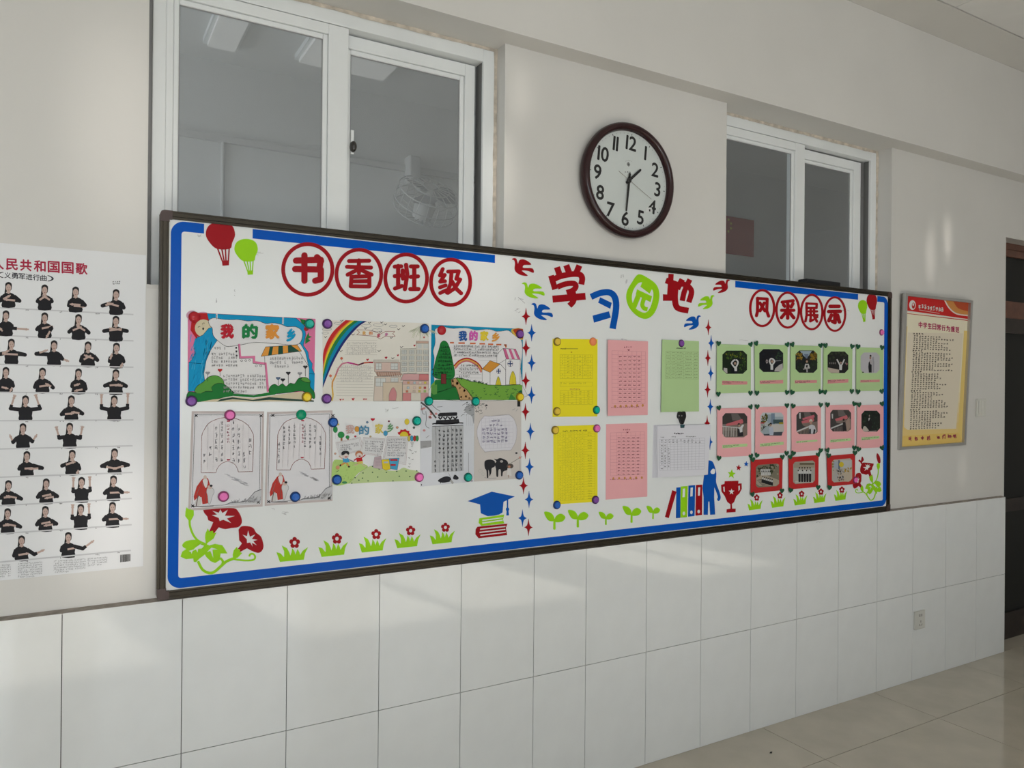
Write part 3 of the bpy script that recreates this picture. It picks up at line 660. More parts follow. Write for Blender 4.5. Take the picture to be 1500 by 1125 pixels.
glory(ZV, lambda x, y: (x, y), 'morning glory sticker with two dark red flowers in the lower left corner', None)
glory(ZE, lambda x, y: (1185+(980-x)/910*217, 88+(y-100)/730*292), 'smaller morning glory sticker with two dark red flowers in the lower right corner', [(1370, 20), (1390, 50), (1393, 90), (1378, 92), (1365, 50)])
sticker(ZE, [smooth([(1228, 78), (1238, 68), (1247, 78), (1255, 44), (1268, 70), (1258, 84), (1250, 103), (1242, 90)], True, 3)], 'red', 'butterfly_sticker', 'small dark red butterfly sticker beside the lower right flowers')

e = empty('graduation_cap_sticker', base_of(ZC, 1220, 825), 'blue graduation cap sticker standing on two books', 'sticker')
f = S(ZC); f.poly(K0, [(1055, 722), (1220, 657), (1377, 690), (1300, 727), (1293, 800), (1270, 814), (1235, 822), (1190, 825), (1145, 805), (1140, 745)]); f.build('cap', e, M_BLUE)
f = S(ZC); f.poly(K0, ribbon([(1328, 712), (1328, 772)], 8)); f.poly(K0, ell(1328, 778, 11, 13)); f.poly(K0, [(1323, 785), (1334, 785), (1338, 820), (1320, 820)]); f.build('tassel', e, M_BLUE)
sticker(ZC, [[(1135, 840), (1305, 815), (1296, 850), (1305, 875), (1150, 892), (1130, 872)], [(1155, 850), (1299, 831), (1297, 839), (1153, 860)], [(1153, 868), (1296, 848), (1297, 857), (1155, 878)]], 'green', 'book_sticker', 'light green book sticker under the graduation cap')
sticker(ZC, [[(1122, 898), (1327, 877), (1316, 905), (1325, 955), (1130, 977), (1108, 950), (1110, 915)], [(1140, 910), (1316, 891), (1314, 900), (1138, 920)], [(1135, 932), (1314, 912), (1315, 920), (1135, 942)], [(1140, 953), (1317, 932), (1318, 940), (1142, 962)]], 'red', 'book_sticker', 'dark red book sticker at the bottom of the pile')

for i, bb in enumerate([(267, 702, 412, 825), (430, 690, 570, 810), (642, 703, 743, 792), (805, 663, 933, 778), (970, 662, 1062, 752)]):
    e = empty('seedling_sticker', base_of(ZB, (bb[0]+bb[2])/2, bb[3]), 'light green two-leaved seedling sticker, %s from the left' % ORD[i], 'sticker', 'seedling stickers')
    for pts, nm in (([(0, .03), (.2, 0), (.38, .12), (.48, .35), (.44, .52), (.18, .46)], 'leaf'), ([(.48, .46), (.58, .22), (.8, .1), (1, .28), (.9, .5), (.7, .58), (.52, .56)], 'leaf')):
        f = S(ZB); f.poly(K0, smooth(fit(pts, *bb), True, 4)); f.build(nm, e, M_GREEN)
    f = S(ZB); f.poly(K0, fit([(.44, .42), (.53, .45), (.54, .97), (.49, 1), (.43, .97)], *bb)); f.build('stem', e, M_GREEN)
sticker(ZB, [[(1147, 553), (1175, 563), (1122, 745), (1097, 737)]], 'red', 'book_sticker', 'thin dark red book sticker leaning against the binders')
sticker(ZB, [[(1175, 535), (1202, 533), (1200, 743), (1172, 745)]], 'blue', 'book_sticker', 'narrow blue book sticker beside the leaning red book')
for q, h, c, hue, lb in (([(1205, 528), (1252, 524), (1247, 738), (1202, 742)], [(1218, 543), (1236, 541), (1234, 600), (1216, 602)], (1226, 713), 'green', 'light green ring binder sticker between two blue ones'),
        ([(1258, 522), (1303, 518), (1299, 730), (1255, 735)], [(1271, 536), (1289, 534), (1287, 595), (1269, 597)], (1278, 705), 'blue', 'blue ring binder sticker with a white label window'),
        ([(1310, 518), (1352, 515), (1350, 723), (1306, 728)], [(1323, 534), (1340, 532), (1337, 590), (1321, 592)], (1328, 700), 'red', 'dark red ring binder sticker beside the blue student figure')):
    sticker(ZB, [q, h, ell(c[0], c[1], 10, 13, 16)], hue, 'binder_sticker', lb)
sticker(ZB, [smooth([(1395, 348), (1420, 355), (1437, 390), (1448, 440), (1447, 500), (1468, 560), (1478, 605), (1465, 628), (1455, 615), (1460, 595), (1435, 530)], False, 3)+[(1433, 600), (1440, 720), (1407, 722), (1402, 630), (1393, 632), (1390, 722), (1362, 722), (1362, 600), (1355, 540), (1365, 450), (1392, 445)],
    smooth([(1408, 425), (1425, 405), (1442, 415), (1437, 440), (1415, 440)], True, 3)], 'blue', 'person_sticker', 'blue cut-out figure of a standing student by the binders')
sticker(ZE, [[(215, 232), (318, 228), (316, 250), (342, 248), (343, 290), (325, 325), (302, 345), (285, 390), (268, 405), (270, 440), (297, 440), (296, 466), (228, 470), (230, 445), (258, 440), (258, 408), (235, 390), (215, 345), (190, 310), (187, 260), (213, 252)],
    [(202, 275), (214, 272), (216, 315), (205, 308)], [(317, 268), (330, 264), (330, 295), (318, 310)], star(266, 312, 24, 10, 5, 1.1)], 'red', 'trophy_sticker', 'dark red trophy cup sticker with a star-shaped hole')
for x, y, R, hue, lb in ((266, 178, 36, 'green', 'light green five-pointed star sticker just above the trophy'), (320, 130, 24, 'red', 'small red five-pointed star sticker above the trophy'), (377, 102, 22, 'blue', 'small blue five-pointed star sticker next to the photo cards')):
    sticker(ZE, [star(x, y, R*.85, R*.38, 5, 1.18, -PI/2+.1)], hue, 'star_sticker', lb, group='five-pointed stars over the trophy')

# old pen marks and smudges left on the white surface
f = Flat((0, 0, 1), BOARD, .00002); SM = (.62, .63, .63)
for x, y, a, b in ((914, 497, 5, 2), (565, 601, 1, 4), (568, 601, 1, 4), (344, 428, 2, 6), (317, 440, 1, 4), (400, 745, 3, 2), (417, 752, 6, 3), (582, 598, 8, 1), (911, 405, 3, 4), (918, 412, 2, 4), (761, 440, 8, 5), (758, 455, 5, 4), (292, 345, 4, 3), (378, 372, 8, 3), (1236, 455, 9, 2), (1090, 498, 8, 1), (1200, 765, 6, 1)):
    f.k = 1
    for _ in range(4): f.poly(random.choice([SM, (.55, .56, .56), (.42, .42, .43)]), ribbon([(x+random.uniform(-a, a), y+random.uniform(-b, b)), (x+random.uniform(-a, a), y+random.uniform(-b, b))], .7), same=True)
f.build('pen_marks', board)['kind'] = 'stuff'

# ------------------------------------------------------------------ magnets
def magnet_mats(nm, c):
    return mat('magnet_'+nm, tuple(v*.38 for v in c), rough=.25, spec=.35), mat('magnet_core_'+nm, tuple(min(.9, v*1.35) for v in c), rough=.22, spec=.35)
MAG = {'red': (.36, .012, .02), 'teal': (.0, .34, .26), 'purple': (.17, .055, .28), 'yellow': (.75, .50, .02), 'blue': (.015, .10, .40), 'pink': (.72, .14, .40), 'green': (.0, .22, .11), 'gold': (.62, .43, .05), 'orange': (.75, .20, .08)}
mag_mesh = {}
def magnet(px, py, hue, label, dome=False, d=.032):
    p = BOARD.at(px, py); t = empty('magnet', (p.x, -.0012, p.z-d/2), label, 'magnet', 'round magnets on the board')
    key = (hue, dome, d)
    if key not in mag_mesh:
        r = d/2; m0, m1 = magnet_mats(hue, MAG[hue]); out = []
        if dome: profs = [('body', [(r, 0), (r, .003), (r*.94, .0055), (r*.7, .0085), (r*.35, .0105), (.0003, .011)], m1)]
        else: profs = [('rim', [(r, 0), (r, .004), (r*.95, .0052), (r*.80, .0056), (r*.74, .0046)], m0), ('cap', [(r*.74, .003), (r*.72, .0088), (r*.64, .0100), (r*.55, .0098), (.0003, .0092)], m1)]
        for nm, pr, m in profs:
            V, F = lathe_vf(pr, (0, 0, r), 28); me = bpy.data.meshes.new(nm); me.from_pydata(V, [], F); me.materials.append(m)
            me.polygons.foreach_set('use_smooth', [True]*len(me.polygons)); out.append((nm, me))
        mag_mesh[key] = out
    for nm, me in mag_mesh[key]: link(bpy.data.objects.new(nm, me), t)
D1, D2, D3, D4 = 'the blue and pink drawing', 'the rainbow drawing', 'the tree and church drawing', 'the running children drawing'
for px, py, hue, lb, dm in [
    (284.5, 464.5, 'red', 'round red magnet at the top left of '+D1, True), (453, 474.5, 'teal', 'teal magnet at the top right of '+D1, False), (280, 587.5, 'purple', 'purple magnet at the bottom left of '+D1, False), (449, 581.5, 'yellow', 'yellow magnet at the bottom right of '+D1, False),
    (479, 474.5, 'purple', 'purple magnet at the top left of '+D2, False), (621.5, 481.5, 'blue', 'blue magnet at the top right of '+D2, False), (478, 584, 'purple', 'purple magnet at the bottom left of '+D2, False), (627.5, 587.5, 'teal', 'teal magnet between the rainbow drawing and the gate poem', False),
    (646.5, 484, 'red', 'round red magnet at the top left of '+D3, True), (761, 489.5, 'purple', 'purple magnet at the top right of '+D3, False), (696, 588, 'teal', 'teal magnet at the bottom middle of '+D3, False), (761, 581.5, 'yellow', 'yellow magnet at the bottom right of '+D3, False),
    (336.5, 608, 'pink', 'pink magnet at the top of the left poem sheet', False), (441, 607.5, 'green', 'domed green magnet at the top of the right poem sheet', True), (327, 727, 'pink', 'pink magnet at the bottom of the left poem sheet', False), (432, 727.5, 'blue', 'blue magnet at the bottom of the right poem sheet', False),
    (487.5, 618.5, 'blue', 'blue magnet at the top left of '+D4, False), (610, 616.5, 'teal', 'teal magnet at the top right of '+D4, False), (493, 702.5, 'blue', 'blue magnet at the bottom left of '+D4, False), (613.5, 699, 'pink', 'pink magnet at the bottom right of '+D4, False),
    (685, 699, 'teal', 'teal magnet at the bottom of the gate poem', False), (760, 696, 'blue', 'blue magnet at the bottom right of the buffalo poem', False),
    (815.5, 500.5, 'gold', 'gold magnet at the top left of the upper yellow sheet', False), (868, 500.5, 'orange', 'orange magnet at the top right of the upper yellow sheet', True), (815, 602.5, 'gold', 'gold magnet at the bottom left of the upper yellow sheet', False), (873, 600.5, 'teal', 'teal magnet at the bottom right of the upper yellow sheet', False),
    (812.5, 630, 'gold', 'gold magnet at the top left of the lower yellow sheet', False), (873.5, 627.5, 'pink', 'pink magnet at the top right of the lower yellow sheet', False), (815, 739.5, 'blue', 'blue magnet at the bottom left of the lower yellow sheet', False), (871.5, 732, 'purple', 'purple magnet at the bottom right of the lower yellow sheet', False),
    (997, 503, 'purple', 'purple magnet at the top of the plain green sheet', False), (1290.5, 487, 'pink', 'pink magnet near the right border of the board', False), (1252, 703, 'pink', 'pink magnet at the corner of the last red photo card', False)]:
    magnet(px, py, hue, lb, dm)

# ------------------------------------------------------------------ paper
M_PAPER = mat('drawing_paper', (.79, .78, .78), rough=.7, noise=.015)
LIFT = .0009
def sheet(crop, quad, m, e, name='sheet', plane=BOARD, back=.0002, front=.0008, side_curve=0):
    A, B, Cc, D = quad; f = Flat(crop, plane, back, front-back)
    f.poly(K0, [A, B, Cc, D]); return f.build(name, e, m)
def paper(name, crop, quad, m, label, cat, plane=BOARD, group=None):
    e = empty(name, plane.at(crop[0]+(quad[2][0]+quad[3][0])/2/crop[2], crop[1]+(quad[2][1]+quad[3][1])/2/crop[2]), label, cat, group)
    sheet(crop, quad, m, e, plane=plane); return e
BLK = (.02, .02, .025); GRY = (.30, .30, .32); LGRY = (.50, .50, .52); PENCIL = (.36, .35, .36)
PAPERC = (.79, .78, .78)

# drawing 1: my home town, blue and pink
A1 = (265, 450, 1500/210)
e = paper('drawing_sheet', A1, [(72, 52), (1408, 122), (1392, 990), (70, 990)], M_PAPER, 'bright blue and pink drawing with white cloud and green hills', 'drawing')
f = Flat(A1, BOARD, LIFT)
PK = (.72, .19, .36); SKY = (.0, .30, .58); GR1 = (.012, .19, .035); GR2 = (.10, .33, .05); CRM = (.66, .58, .40); ORG = (.75, .32, .05)
f.poly(PK, [(72, 52), (1408, 122), (1392, 890), (70, 890)])
f.poly((.62, .36, .48), ell(115, 85, 60, 50)); f.poly((.62, .36, .48), ell(230, 62, 45, 14))
f.poly((.48, .012, .015), [(140, 60), (280, 62), (310, 160), (320, 250), (160, 330), (100, 240), (110, 150)])
f.poly(CRM, ell(235, 220, 90, 92)); f.line(BLK, smooth([(178, 212), (190, 200), (202, 208)], False), 6); f.line(BLK, smooth([(222, 180), (235, 165), (250, 170)], False), 6); f.poly(BLK, ell(233, 225, 10, 13))
sky = [(75, 880), (82, 580), (120, 545), (150, 470), (130, 400), (150, 330), (230, 290), (290, 220), (330, 210), (295, 150), (275, 66), (1205, 115), (1290, 190), (1305, 290), (1280, 400), (1330, 470), (1340, 540), (1375, 590), (1370, 640), (1400, 700), (1395, 880)]
f.poly(SKY, sky); f.outline(BLK, sky[1:-1], 4)
for i in range(90):                                       # felt-pen streaks
    x = random.uniform(90, 330); y = random.uniform(350, 850)
    f.poly(random.choice([(.0, .24, .52), (.05, .38, .64), (.0, .33, .62)]), ribbon([(x, y), (x+random.uniform(8, 25), y-random.uniform(40, 90))], 7), same=(i > 0))
white = [(250, 780), (240, 690), (265, 560), (310, 450), (380, 345), (1250, 385), (1300, 470), (1340, 640), (1340, 760), (1180, 880), (900, 905), (700, 915), (560, 900), (430, 830)]
f.poly(PAPERC, white); f.outline(BLK, white, 4)
cloud = smooth([(300, 190), (290, 140), (340, 112), (420, 125), (500, 132), (600, 130), (700, 145), (800, 143), (890, 172), (960, 165), (1050, 180), (1110, 205), (1200, 205), (1265, 250), (1265, 330), (1230, 385), (1150, 395), (1040, 385), (870, 372), (740, 372), (650, 390), (560, 405), (470, 408), (380, 345), (335, 290), (328, 220)], True, 3)
f.poly((.76, .745, .76), cloud); f.outline(BLK, cloud, 5)
for x in (375, 1068):
    f.line(PAPERC, [(x, 70 if x < 900 else 100), (x-2, 130 if x < 900 else 178)], 16, same=False); f.line(BLK, [(x, 78 if x < 900 else 105), (x-2, 128 if x < 900 else 176)], 5, same=False)
f.poly(GR1, [(1240, 118), (1300, 135), (1320, 180), (1270, 180)]); f.poly(GR1, [(1300, 330), (1335, 262), (1340, 300), (1370, 310), (1330, 330), (1355, 350), (1300, 385)]); f.poly((.35, .02, .02), ell(1310, 228, 25, 22))
f.poly(PK, ribbon([(608, 385), (620, 525), (765, 520), (765, 575), (885, 590), (912, 885)], 22)); f.line(BLK, [(598, 385), (612, 540), (752, 535), (752, 588), (878, 602), (900, 885)], 4)
aw = [(885, 415), (1215, 395), (1262, 460), (838, 515)]; f.poly(ORG, aw)
for q in ([(930, 412), (965, 410), (948, 503), (910, 508)], [(1020, 404), (1065, 402), (1068, 490), (1015, 496)], [(1118, 400), (1150, 398), (1240, 462), (1120, 475)]): f.poly((.01, .07, .045), q)
f.outline(BLK, aw, 4); f.line(BLK, [(875, 515), (878, 600)], 4); f.line(BLK, [(1240, 470), (1330, 610)], 4)
for x, y in ((578, 425), (580, 462), (582, 508)): f.poly(BLK, rect(x-9, y-9, x+9, y+9), same=True)
for x, y in ((635, 560), (678, 558), (718, 556), (788, 614), (835, 614)): f.outline(BLK, ell(x, y, 12, 9, 10), 4)
hills = lambda c, pts: (f.poly(c, smooth(pts, True, 3)), f.outline(BLK, smooth(pts, True, 3), 5))
hills(GR2, [(160, 900), (165, 830), (230, 785), (290, 730), (360, 715), (420, 740), (450, 800), (400, 900)])
hills(GR1, [(70, 980), (75, 890), (140, 890), (190, 910), (260, 880), (330, 880), (320, 840), (370, 800), (450, 805), (540, 880), (550, 900), (460, 940), (250, 985)])
hills(GR1, [(920, 885), (935, 830), (980, 805), (1020, 825), (1060, 800), (1100, 830), (1140, 795), (1190, 800), (1230, 745), (1300, 735), (1350, 770), (1350, 830), (1395, 890), (1390, 960), (1280, 880), (1150, 890), (1000, 905)])
hills(GR2, [(1255, 760), (1275, 735), (1320, 740), (1355, 780), (1310, 785)])
road = [(60, 990), (390, 960), (545, 935), (760, 955), (920, 930), (1270, 880), (1390, 985)]; f.poly(CRM, road)
f.poly(GR1, [(75, 900), (560, 905), (760, 922), (920, 890), (1000, 905), (980, 915), (760, 945), (545, 928), (390, 955), (200, 990), (72, 990)])
f.poly((.02, .06, .045), [(370, 990), (420, 960), (540, 942), (750, 970), (920, 940), (1180, 960), (1390, 975), (1390, 990), (920, 970), (760, 982), (540, 962)])
for x, y0, y1, c in ((280, 690, 775, GRY), (408, 660, 722, (.5, .02, .02)), (1016, 745, 815, (.1, .15, .25)), (1065, 760, 800, BLK), (1122, 690, 800, BLK), (1243, 695, 735, GRY), (1300, 625, 725, BLK)):
    f.line(BLK, [(x, y1), (x, y0)], 5); f.poly(c, ell(x-11, y0-5, 14, 10)); f.poly(c, ell(x+11, y0-5, 14, 10)); f.poly(c, [(x-22, y0), (x+22, y0), (x, y0+22)])
f.build('illustration', e)
for ch, x, y, w, h, c in (('我', 482, 252, 140, 145, (.5, .012, .03)), ('的', 722, 252, 165, 150, (.01, .22, .06)), ('家', 955, 255, 150, 155, (.75, .30, .05)), ('乡', 1150, 292, 95, 130, (.0, .33, .60))):
    f = Flat(A1, BOARD, LIFT+.004*.6); f.text(c, ch, x, y, w, h, fat=9); f.build('title_character', e)
f = Flat(A1, BOARD, LIFT+.0022)
f.scrawl(PENCIL, 345, 408, 560, 455, 25, 42, w=3.6, density=5); f.scrawl(PENCIL, 315, 470, 590, 640, 25, 40, w=3.6, density=5); f.scrawl(PENCIL, 440, 700, 885, 900, 25, 40, w=3.6, density=5); f.scrawl(PENCIL, 925, 515, 1270, 660, 25, 42, w=3.6, density=5)
f.build('handwriting', e)['kind'] = 'stuff'

# drawing 2: rainbow and town
A2 = (465, 460, 1366/170)
M_CREAM = mat('cream_paper', (.77, .74, .67), rough=.7, noise=.02)
e = paper('drawing_sheet', A2, [(60, 72), (1310, 108), (1308, 1024), (62, 1028)], M_CREAM, 'cream pencil drawing with a big rainbow and pink town houses', 'drawing')
f = Flat(A2, BOARD, LIFT)
def arch(c, o, i): f.poly(c, smooth(o, False, 5)+smooth(i, False, 5)[::-1])
O_ = [(330, 72), (200, 190), (100, 330), (65, 450), (66, 570)]; I_ = [(580, 84), (470, 160), (310, 350), (170, 600), (62, 870)]
mix = lambda t: [(a[0]+(b[0]-a[0])*t, a[1]+(b[1]-a[1])*t) for a, b in zip([(330, 72), (190, 200), (105, 340), (66, 470), (66, 600)], I_)]
for t0, t1, c in ((0, .22, (.55, .02, .02)), (.22, .29, (.65, .15, .05)), (.29, .42, (.75, .58, .03)), (.42, .62, (.02, .22, .05)), (.62, .84, (.0, .24, .42)), (.84, 1, (.015, .025, .16))): arch(c, mix(t0), mix(t1))
for x, y, r in ((240, 110, 45), (110, 180, 55), (90, 225, 40), (575, 140, 60), (715, 130, 60), (890, 145, 48), (700, 190, 60)):
    f.outline(GRY, smooth([(x-r, y), (x-r*.5, y-r*.3), (x, y-r*.2), (x+r*.6, y-r*.3), (x+r, y), (x+r*.4, y+r*.3), (x-r*.4, y+r*.25)], True, 2), 4)
for x, y in ((755, 100), (800, 122), (1010, 143), (955, 180), (612, 104), (565, 172), (740, 212), (868, 280), (988, 390), (885, 522), (725, 435), (275, 437), (418, 243), (95, 272), (285, 80)):
    f.line(BLK, [(x-16, y-8), (x-3, y+6), (x+18, y-10)], 6)
ban = [(460, 185), (620, 190), (690, 215), (740, 235), (800, 205), (910, 205), (885, 232), (915, 262), (800, 260), (740, 295), (680, 262), (460, 245), (495, 215)]
f.outline((.30, .10, .08), ban, 5)
for i in range(70):
    a = random.uniform(.5, 2.6); r0 = random.uniform(20, 150); r1 = r0+random.uniform(30, 90); c_ = (1225, 130)
    f.line((.55, .60, .42), [(c_[0]-r0*math.cos(a), c_[1]+r0*math.sin(a)*.8), (c_[0]-r1*math.cos(a)+10, c_[1]+r1*math.sin(a)*.8)], 4)
sn = [(170, 1020), (183, 960), (172, 860), (175, 800), (215, 720), (245, 640), (290, 585), (350, 570), (420, 585), (480, 600), (545, 575), (600, 570), (655, 570)]
sc_ = [(.70, .50, .10), (.70, .42, .06), (.66, .32, .06), (.66, .30, .08), (.55, .16, .22), (.55, .20, .25), (.60, .22, .30), (.50, .05, .25), (.42, .04, .14), (.12, .02, .04), (.55, .12, .06), (.45, .02, .04)]
for i in range(12): f.poly(sc_[i], ribbon(smooth([sn[i], sn[i+1]], False, 2), 18))
for x, y in ((282, 522), (152, 727)): f.poly((.55, .12, .06), ell(x, y, 16, 16)); f.line(GRY, [(x, y+15), (x+15, y+50)], 3)
for x, y, r in ((588, 538, 16), (806, 515, 17), (945, 486, 13), (1140, 372, 13), (1254, 275, 12), (270, 1008, 13), (300, 1006, 11), (418, 1002, 18), (545, 1002, 12), (570, 1002, 11)):
    f.poly((.50, .01, .03), [(x-r, y-r*.2), (x-r*.6, y-r*.8), (x, y-r*.4), (x+r*.6, y-r), (x+r, y-r*.3), (x, y+r)], same=True)
PKL = (.66, .50, .44); LN = (.36, .33, .30)
for y in range(310, 480, 28): f.line((.52, .49, .44), [(350-(y-310)*.2, y), (700, y+2)], 3)
for y in range(630, 990, 33): f.line((.42, .40, .36), [(220, y), (655, y+4)], 3)
f.scrawl((.52, .50, .47), 340, 330, 690, 480, 22, 30, density=3); f.scrawl((.54, .52, .49), 270, 600, 640, 800, 24, 34, density=3)
def house(q, c, l=LN): f.poly(c, q); f.outline(l, q, 4)
house([(660, 540), (960, 540), (960, 565), (660, 565)], (.62, .58, .52)); house([(665, 566), (970, 566), (970, 680), (668, 680)], PKL); house([(672, 735), (985, 735), (1000, 1024), (660, 1024)], (.66, .56, .48))
house([(680, 682), (985, 684), (1000, 720), (705, 735)], (.60, .40, .32))
for x in range(700, 980, 26): f.line((.45, .15, .12), [(x, 684), (x+16, 733)], 6)
for x0, y0, x1, y1 in ((685, 580, 752, 655), (862, 580, 945, 655), (682, 756, 800, 852), (862, 750, 948, 800)):
    f.poly((.62, .64, .62), rect(x0, y0, x1, y1)); f.outline(LN, rect(x0, y0, x1, y1), 4); f.line(LN, [((x0+x1)/2, y0), ((x0+x1)/2, y1)], 3); f.line(LN, [(x0, (y0+y1)/2), (x1, (y0+y1)/2)], 3)
house([(768, 805), (998, 805), (998, 1024), (768, 1024)], (.62, .52, .40)); f.poly((.58, .25, .26), smooth([(838, 1020), (845, 930), (890, 862), (930, 930), (920, 1020)], False, 4)); f.outline(LN, smooth([(838, 1020), (845, 930), (890, 862), (930, 930), (920, 1020)], False, 4), 4)
house([(975, 408), (1065, 408), (1065, 700), (975, 700)], (.66, .64, .57)); house([(1065, 408), (1160, 405), (1160, 700), (1065, 700)], (.64, .62, .55)); house([(1160, 345), (1305, 345), (1308, 705), (1160, 705)], (.66, .63, .56))
house([(1160, 318), (1305, 320), (1305, 343), (1160, 343)], (.62, .42, .34))
for i in range(4):
    for j, x in enumerate((990, 1078, 1168, 1245)):
        y = 425+i*68; f.poly((.58, .60, .58), rect(x, y, x+58, y+48), same=True)
        f.outline(LN, rect(x, y, x+58, y+48), 4); f.line(LN, [(x+29, y), (x+29, y+48)], 3); f.line(LN, [(x, y+24), (x+58, y+24)], 3)
f.poly((.58, .60, .58), rect(1175, 355, 1225, 405)); f.poly((.58, .60, .58), rect(1245, 355, 1300, 405), same=True)
house([(1010, 705), (1195, 705), (1195, 780), (975, 780)], (.62, .36, .36)); house([(1195, 705), (1308, 708), (1308, 785), (1190, 780)], (.58, .20, .20))
house([(1000, 785), (1308, 785), (1308, 830), (1000, 830)], (.62, .42, .38)); house([(1000, 830), (1305, 830), (1305, 930), (1000, 930)], (.66, .54, .44)); house([(1000, 930), (1100, 930), (1100, 1022), (1000, 1022)], (.60, .24, .24)); house([(1100, 930), (1215, 930), (1215, 1022), (1100, 1022)], (.66, .62, .54)); house([(1215, 930), (1305, 930), (1305, 1022), (1215, 1022)], (.62, .34, .34))
for x, y, c in ((1068, 808, (.66, .35, .15)), (1140, 808, (.45, .55, .60)), (1208, 808, (.66, .60, .5)), (1266, 808, (.70, .60, .10)), (1065, 868, (.45, .55, .60)), (1140, 868, (.66, .50, .45)), (1205, 868, (.66, .40, .12)), (1262, 868, (.50, .08, .08)), (1052, 910, (.60, .20, .12)), (1135, 908, (.55, .45, .36)), (1198, 908, (.66, .55, .15)), (1262, 908, (.35, .50, .15))):
    f.poly(c, rect(x-14, y-13, x+14, y+13), same=True); f.outline(LN, rect(x-14, y-13, x+14, y+13), 3)
f.build('illustration', e)
for ch, x, y, c in (('我', 545, 225, (.70, .40, .12)), ('的', 625, 225, (.66, .28, .12)), ('家', 718, 255, (.55, .10, .15)), ('乡', 808, 240, (.55, .15, .35))):
    f = Flat(A2, BOARD, LIFT+.0024); f.text(c, ch, x, y, 42, 42, fat=2); f.build('title_character', e)

# drawing 3: tree, rainbow and church houses
A3 = (620, 465, 1286/160)
e = paper('drawing_sheet', A3, [(95, 85), (1172, 135), (1165, 972), (82, 972)], M_PAPER, 'drawing of a tall green tree, small rainbow and two white houses', 'drawing')
f = Flat(A3, BOARD, LIFT)
f.poly((.0, .26, .46), [(95, 85), (1172, 135), (1165, 972), (82, 972)])
wh = smooth([(150, 130), (240, 112), (300, 125), (360, 130), (420, 125), (520, 125), (620, 150), (720, 140), (800, 145), (860, 165), (930, 160), (1000, 155), (1060, 200), (1150, 260), (1165, 420), (1145, 600), (1165, 800), (1140, 960), (100, 960), (130, 760), (115, 640), (130, 480), (115, 400), (140, 300), (135, 180)], True, 3)
f.poly((.77, .755, .765), wh); f.outline(BLK, wh, 4)
f.poly((.62, .42, .05), smooth([(1035, 165), (1050, 135), (1172, 135), (1172, 262), (1110, 240), (1060, 200)], True, 2)); f.poly((.42, .05, .01), smooth([(1060, 160), (1070, 137), (1172, 137), (1172, 248), (1110, 225)], True, 2))
for i in range(4): f.line((.40, .40, .42), [(345, 352+i*33), (880, 362+i*33)], 3)
f.line((.40, .40, .42), [(640, 470), (860, 475)], 3); f.line((.40, .40, .42), [(660, 505), (850, 510)], 3)
for i in range(4): f.line((.40, .40, .42), [(385, 585+i*42), (680, 588+i*42)], 3)
for x0, x1, y in ((312, 360, 298), (412, 488, 302), (548, 615, 306), (660, 725, 310), (762, 822, 316), (858, 918, 320), (948, 980, 325)): f.poly((.58, .13, .04), rect(x0, y-9, x1, y+9), same=True)
f.poly((.58, .13, .04), rect(962, 318, 980, 355), same=True)
for r0, r1, c in ((0, 16, (.42, .015, .02)), (16, 30, (.70, .42, .06)), (30, 46, (.58, .16, .16))):
    p = smooth([(362, 560), (420, 500), (510, 470), (600, 500), (660, 550), (695, 605)], False, 4); f.poly(c, ribbon([(x-(x-520)*r0/420, y+(r0+r1)/2+4) for x, y in p], r1-r0+2))
MINT = (.78, .77, .78)
for q in ([(935, 365), (1085, 372), (1140, 495), (1138, 790), (968, 790), (970, 495), (865, 560), (865, 435)], [(692, 608), (785, 510), (905, 550), (968, 620), (968, 800), (780, 795), (692, 780)]): f.poly(MINT, q); f.outline(BLK, q, 4)
f.poly((.72, .68, .70), [(938, 367), (1085, 372), (1140, 495), (975, 490)])
for a, b in ((.0, .22), (.42, .62), (.82, 1.0)):
    f.poly((.60, .13, .28), [(938+147*a, 367+5*a), (938+147*b, 367+5*b), (975+165*b, 490+5*b), (975+165*a, 490+5*a)], same=(a > 0))
f.outline(BLK, [(938, 367), (1085, 372), (1140, 495), (975, 490)], 4); f.line(BLK, [(970, 490), (968, 795)], 4)
f.poly((.66, .29, .04), [(785, 508), (902, 550), (785, 648), (695, 608)]); f.outline(BLK, [(785, 508), (902, 550), (785, 648), (695, 608)], 4); f.line(BLK, [(785, 648), (785, 795)], 4); f.line(BLK, [(785, 648), (905, 548), (968, 620)], 4)
for x, y, r in ((1022, 545, 34), (886, 633, 28)):
    f.outline(BLK, ell(x, y, r*.9, r*1.05), 3); f.line((.02, .05, .16), [(x, y-r), (x, y+r)], 12); f.line((.02, .05, .16), [(x-r*.85, y), (x+r*.85, y)], 12, same=False)
for x0, x1, y0, y1 in ((1012, 1092, 632, 790), (848, 915, 695, 795)):
    q = [(x0, y1)]+smooth([(x0+8, y0+70), ((x0+x1)/2, y0), (x1-6, y0+70)], False, 5)+[(x1, y1)]; f.poly((.72, .60, .04), q); f.outline(BLK, q, 4); f.line(BLK, [((x0+x1)/2, y0+5), ((x0+x1)/2, y1)], 3)
tree = smooth([(245, 275), (285, 305), (320, 400), (345, 520), (368, 640), (355, 710), (290, 725), (180, 722), (130, 700), (122, 610), (150, 480), (185, 370), (205, 300)], True, 4)
f.poly((.012, .20, .035), tree); f.outline((.01, .06, .02), tree, 5)
for y in range(350, 700, 42): f.line((.015, .08, .025), smooth([(150+(700-y)*.12, y), (240, y+6), (335-(700-y)*.06, y)], False, 2), 4)
g1 = [(90, 972), (90, 800), (150, 730), (330, 730), (380, 712), (470, 720), (560, 755), (660, 765), (760, 795), (970, 800), (1140, 790), (1165, 800), (1165, 972)]
f.poly((.17, .38, .05), g1); f.line((.01, .06, .02), g1[3:11], 6)
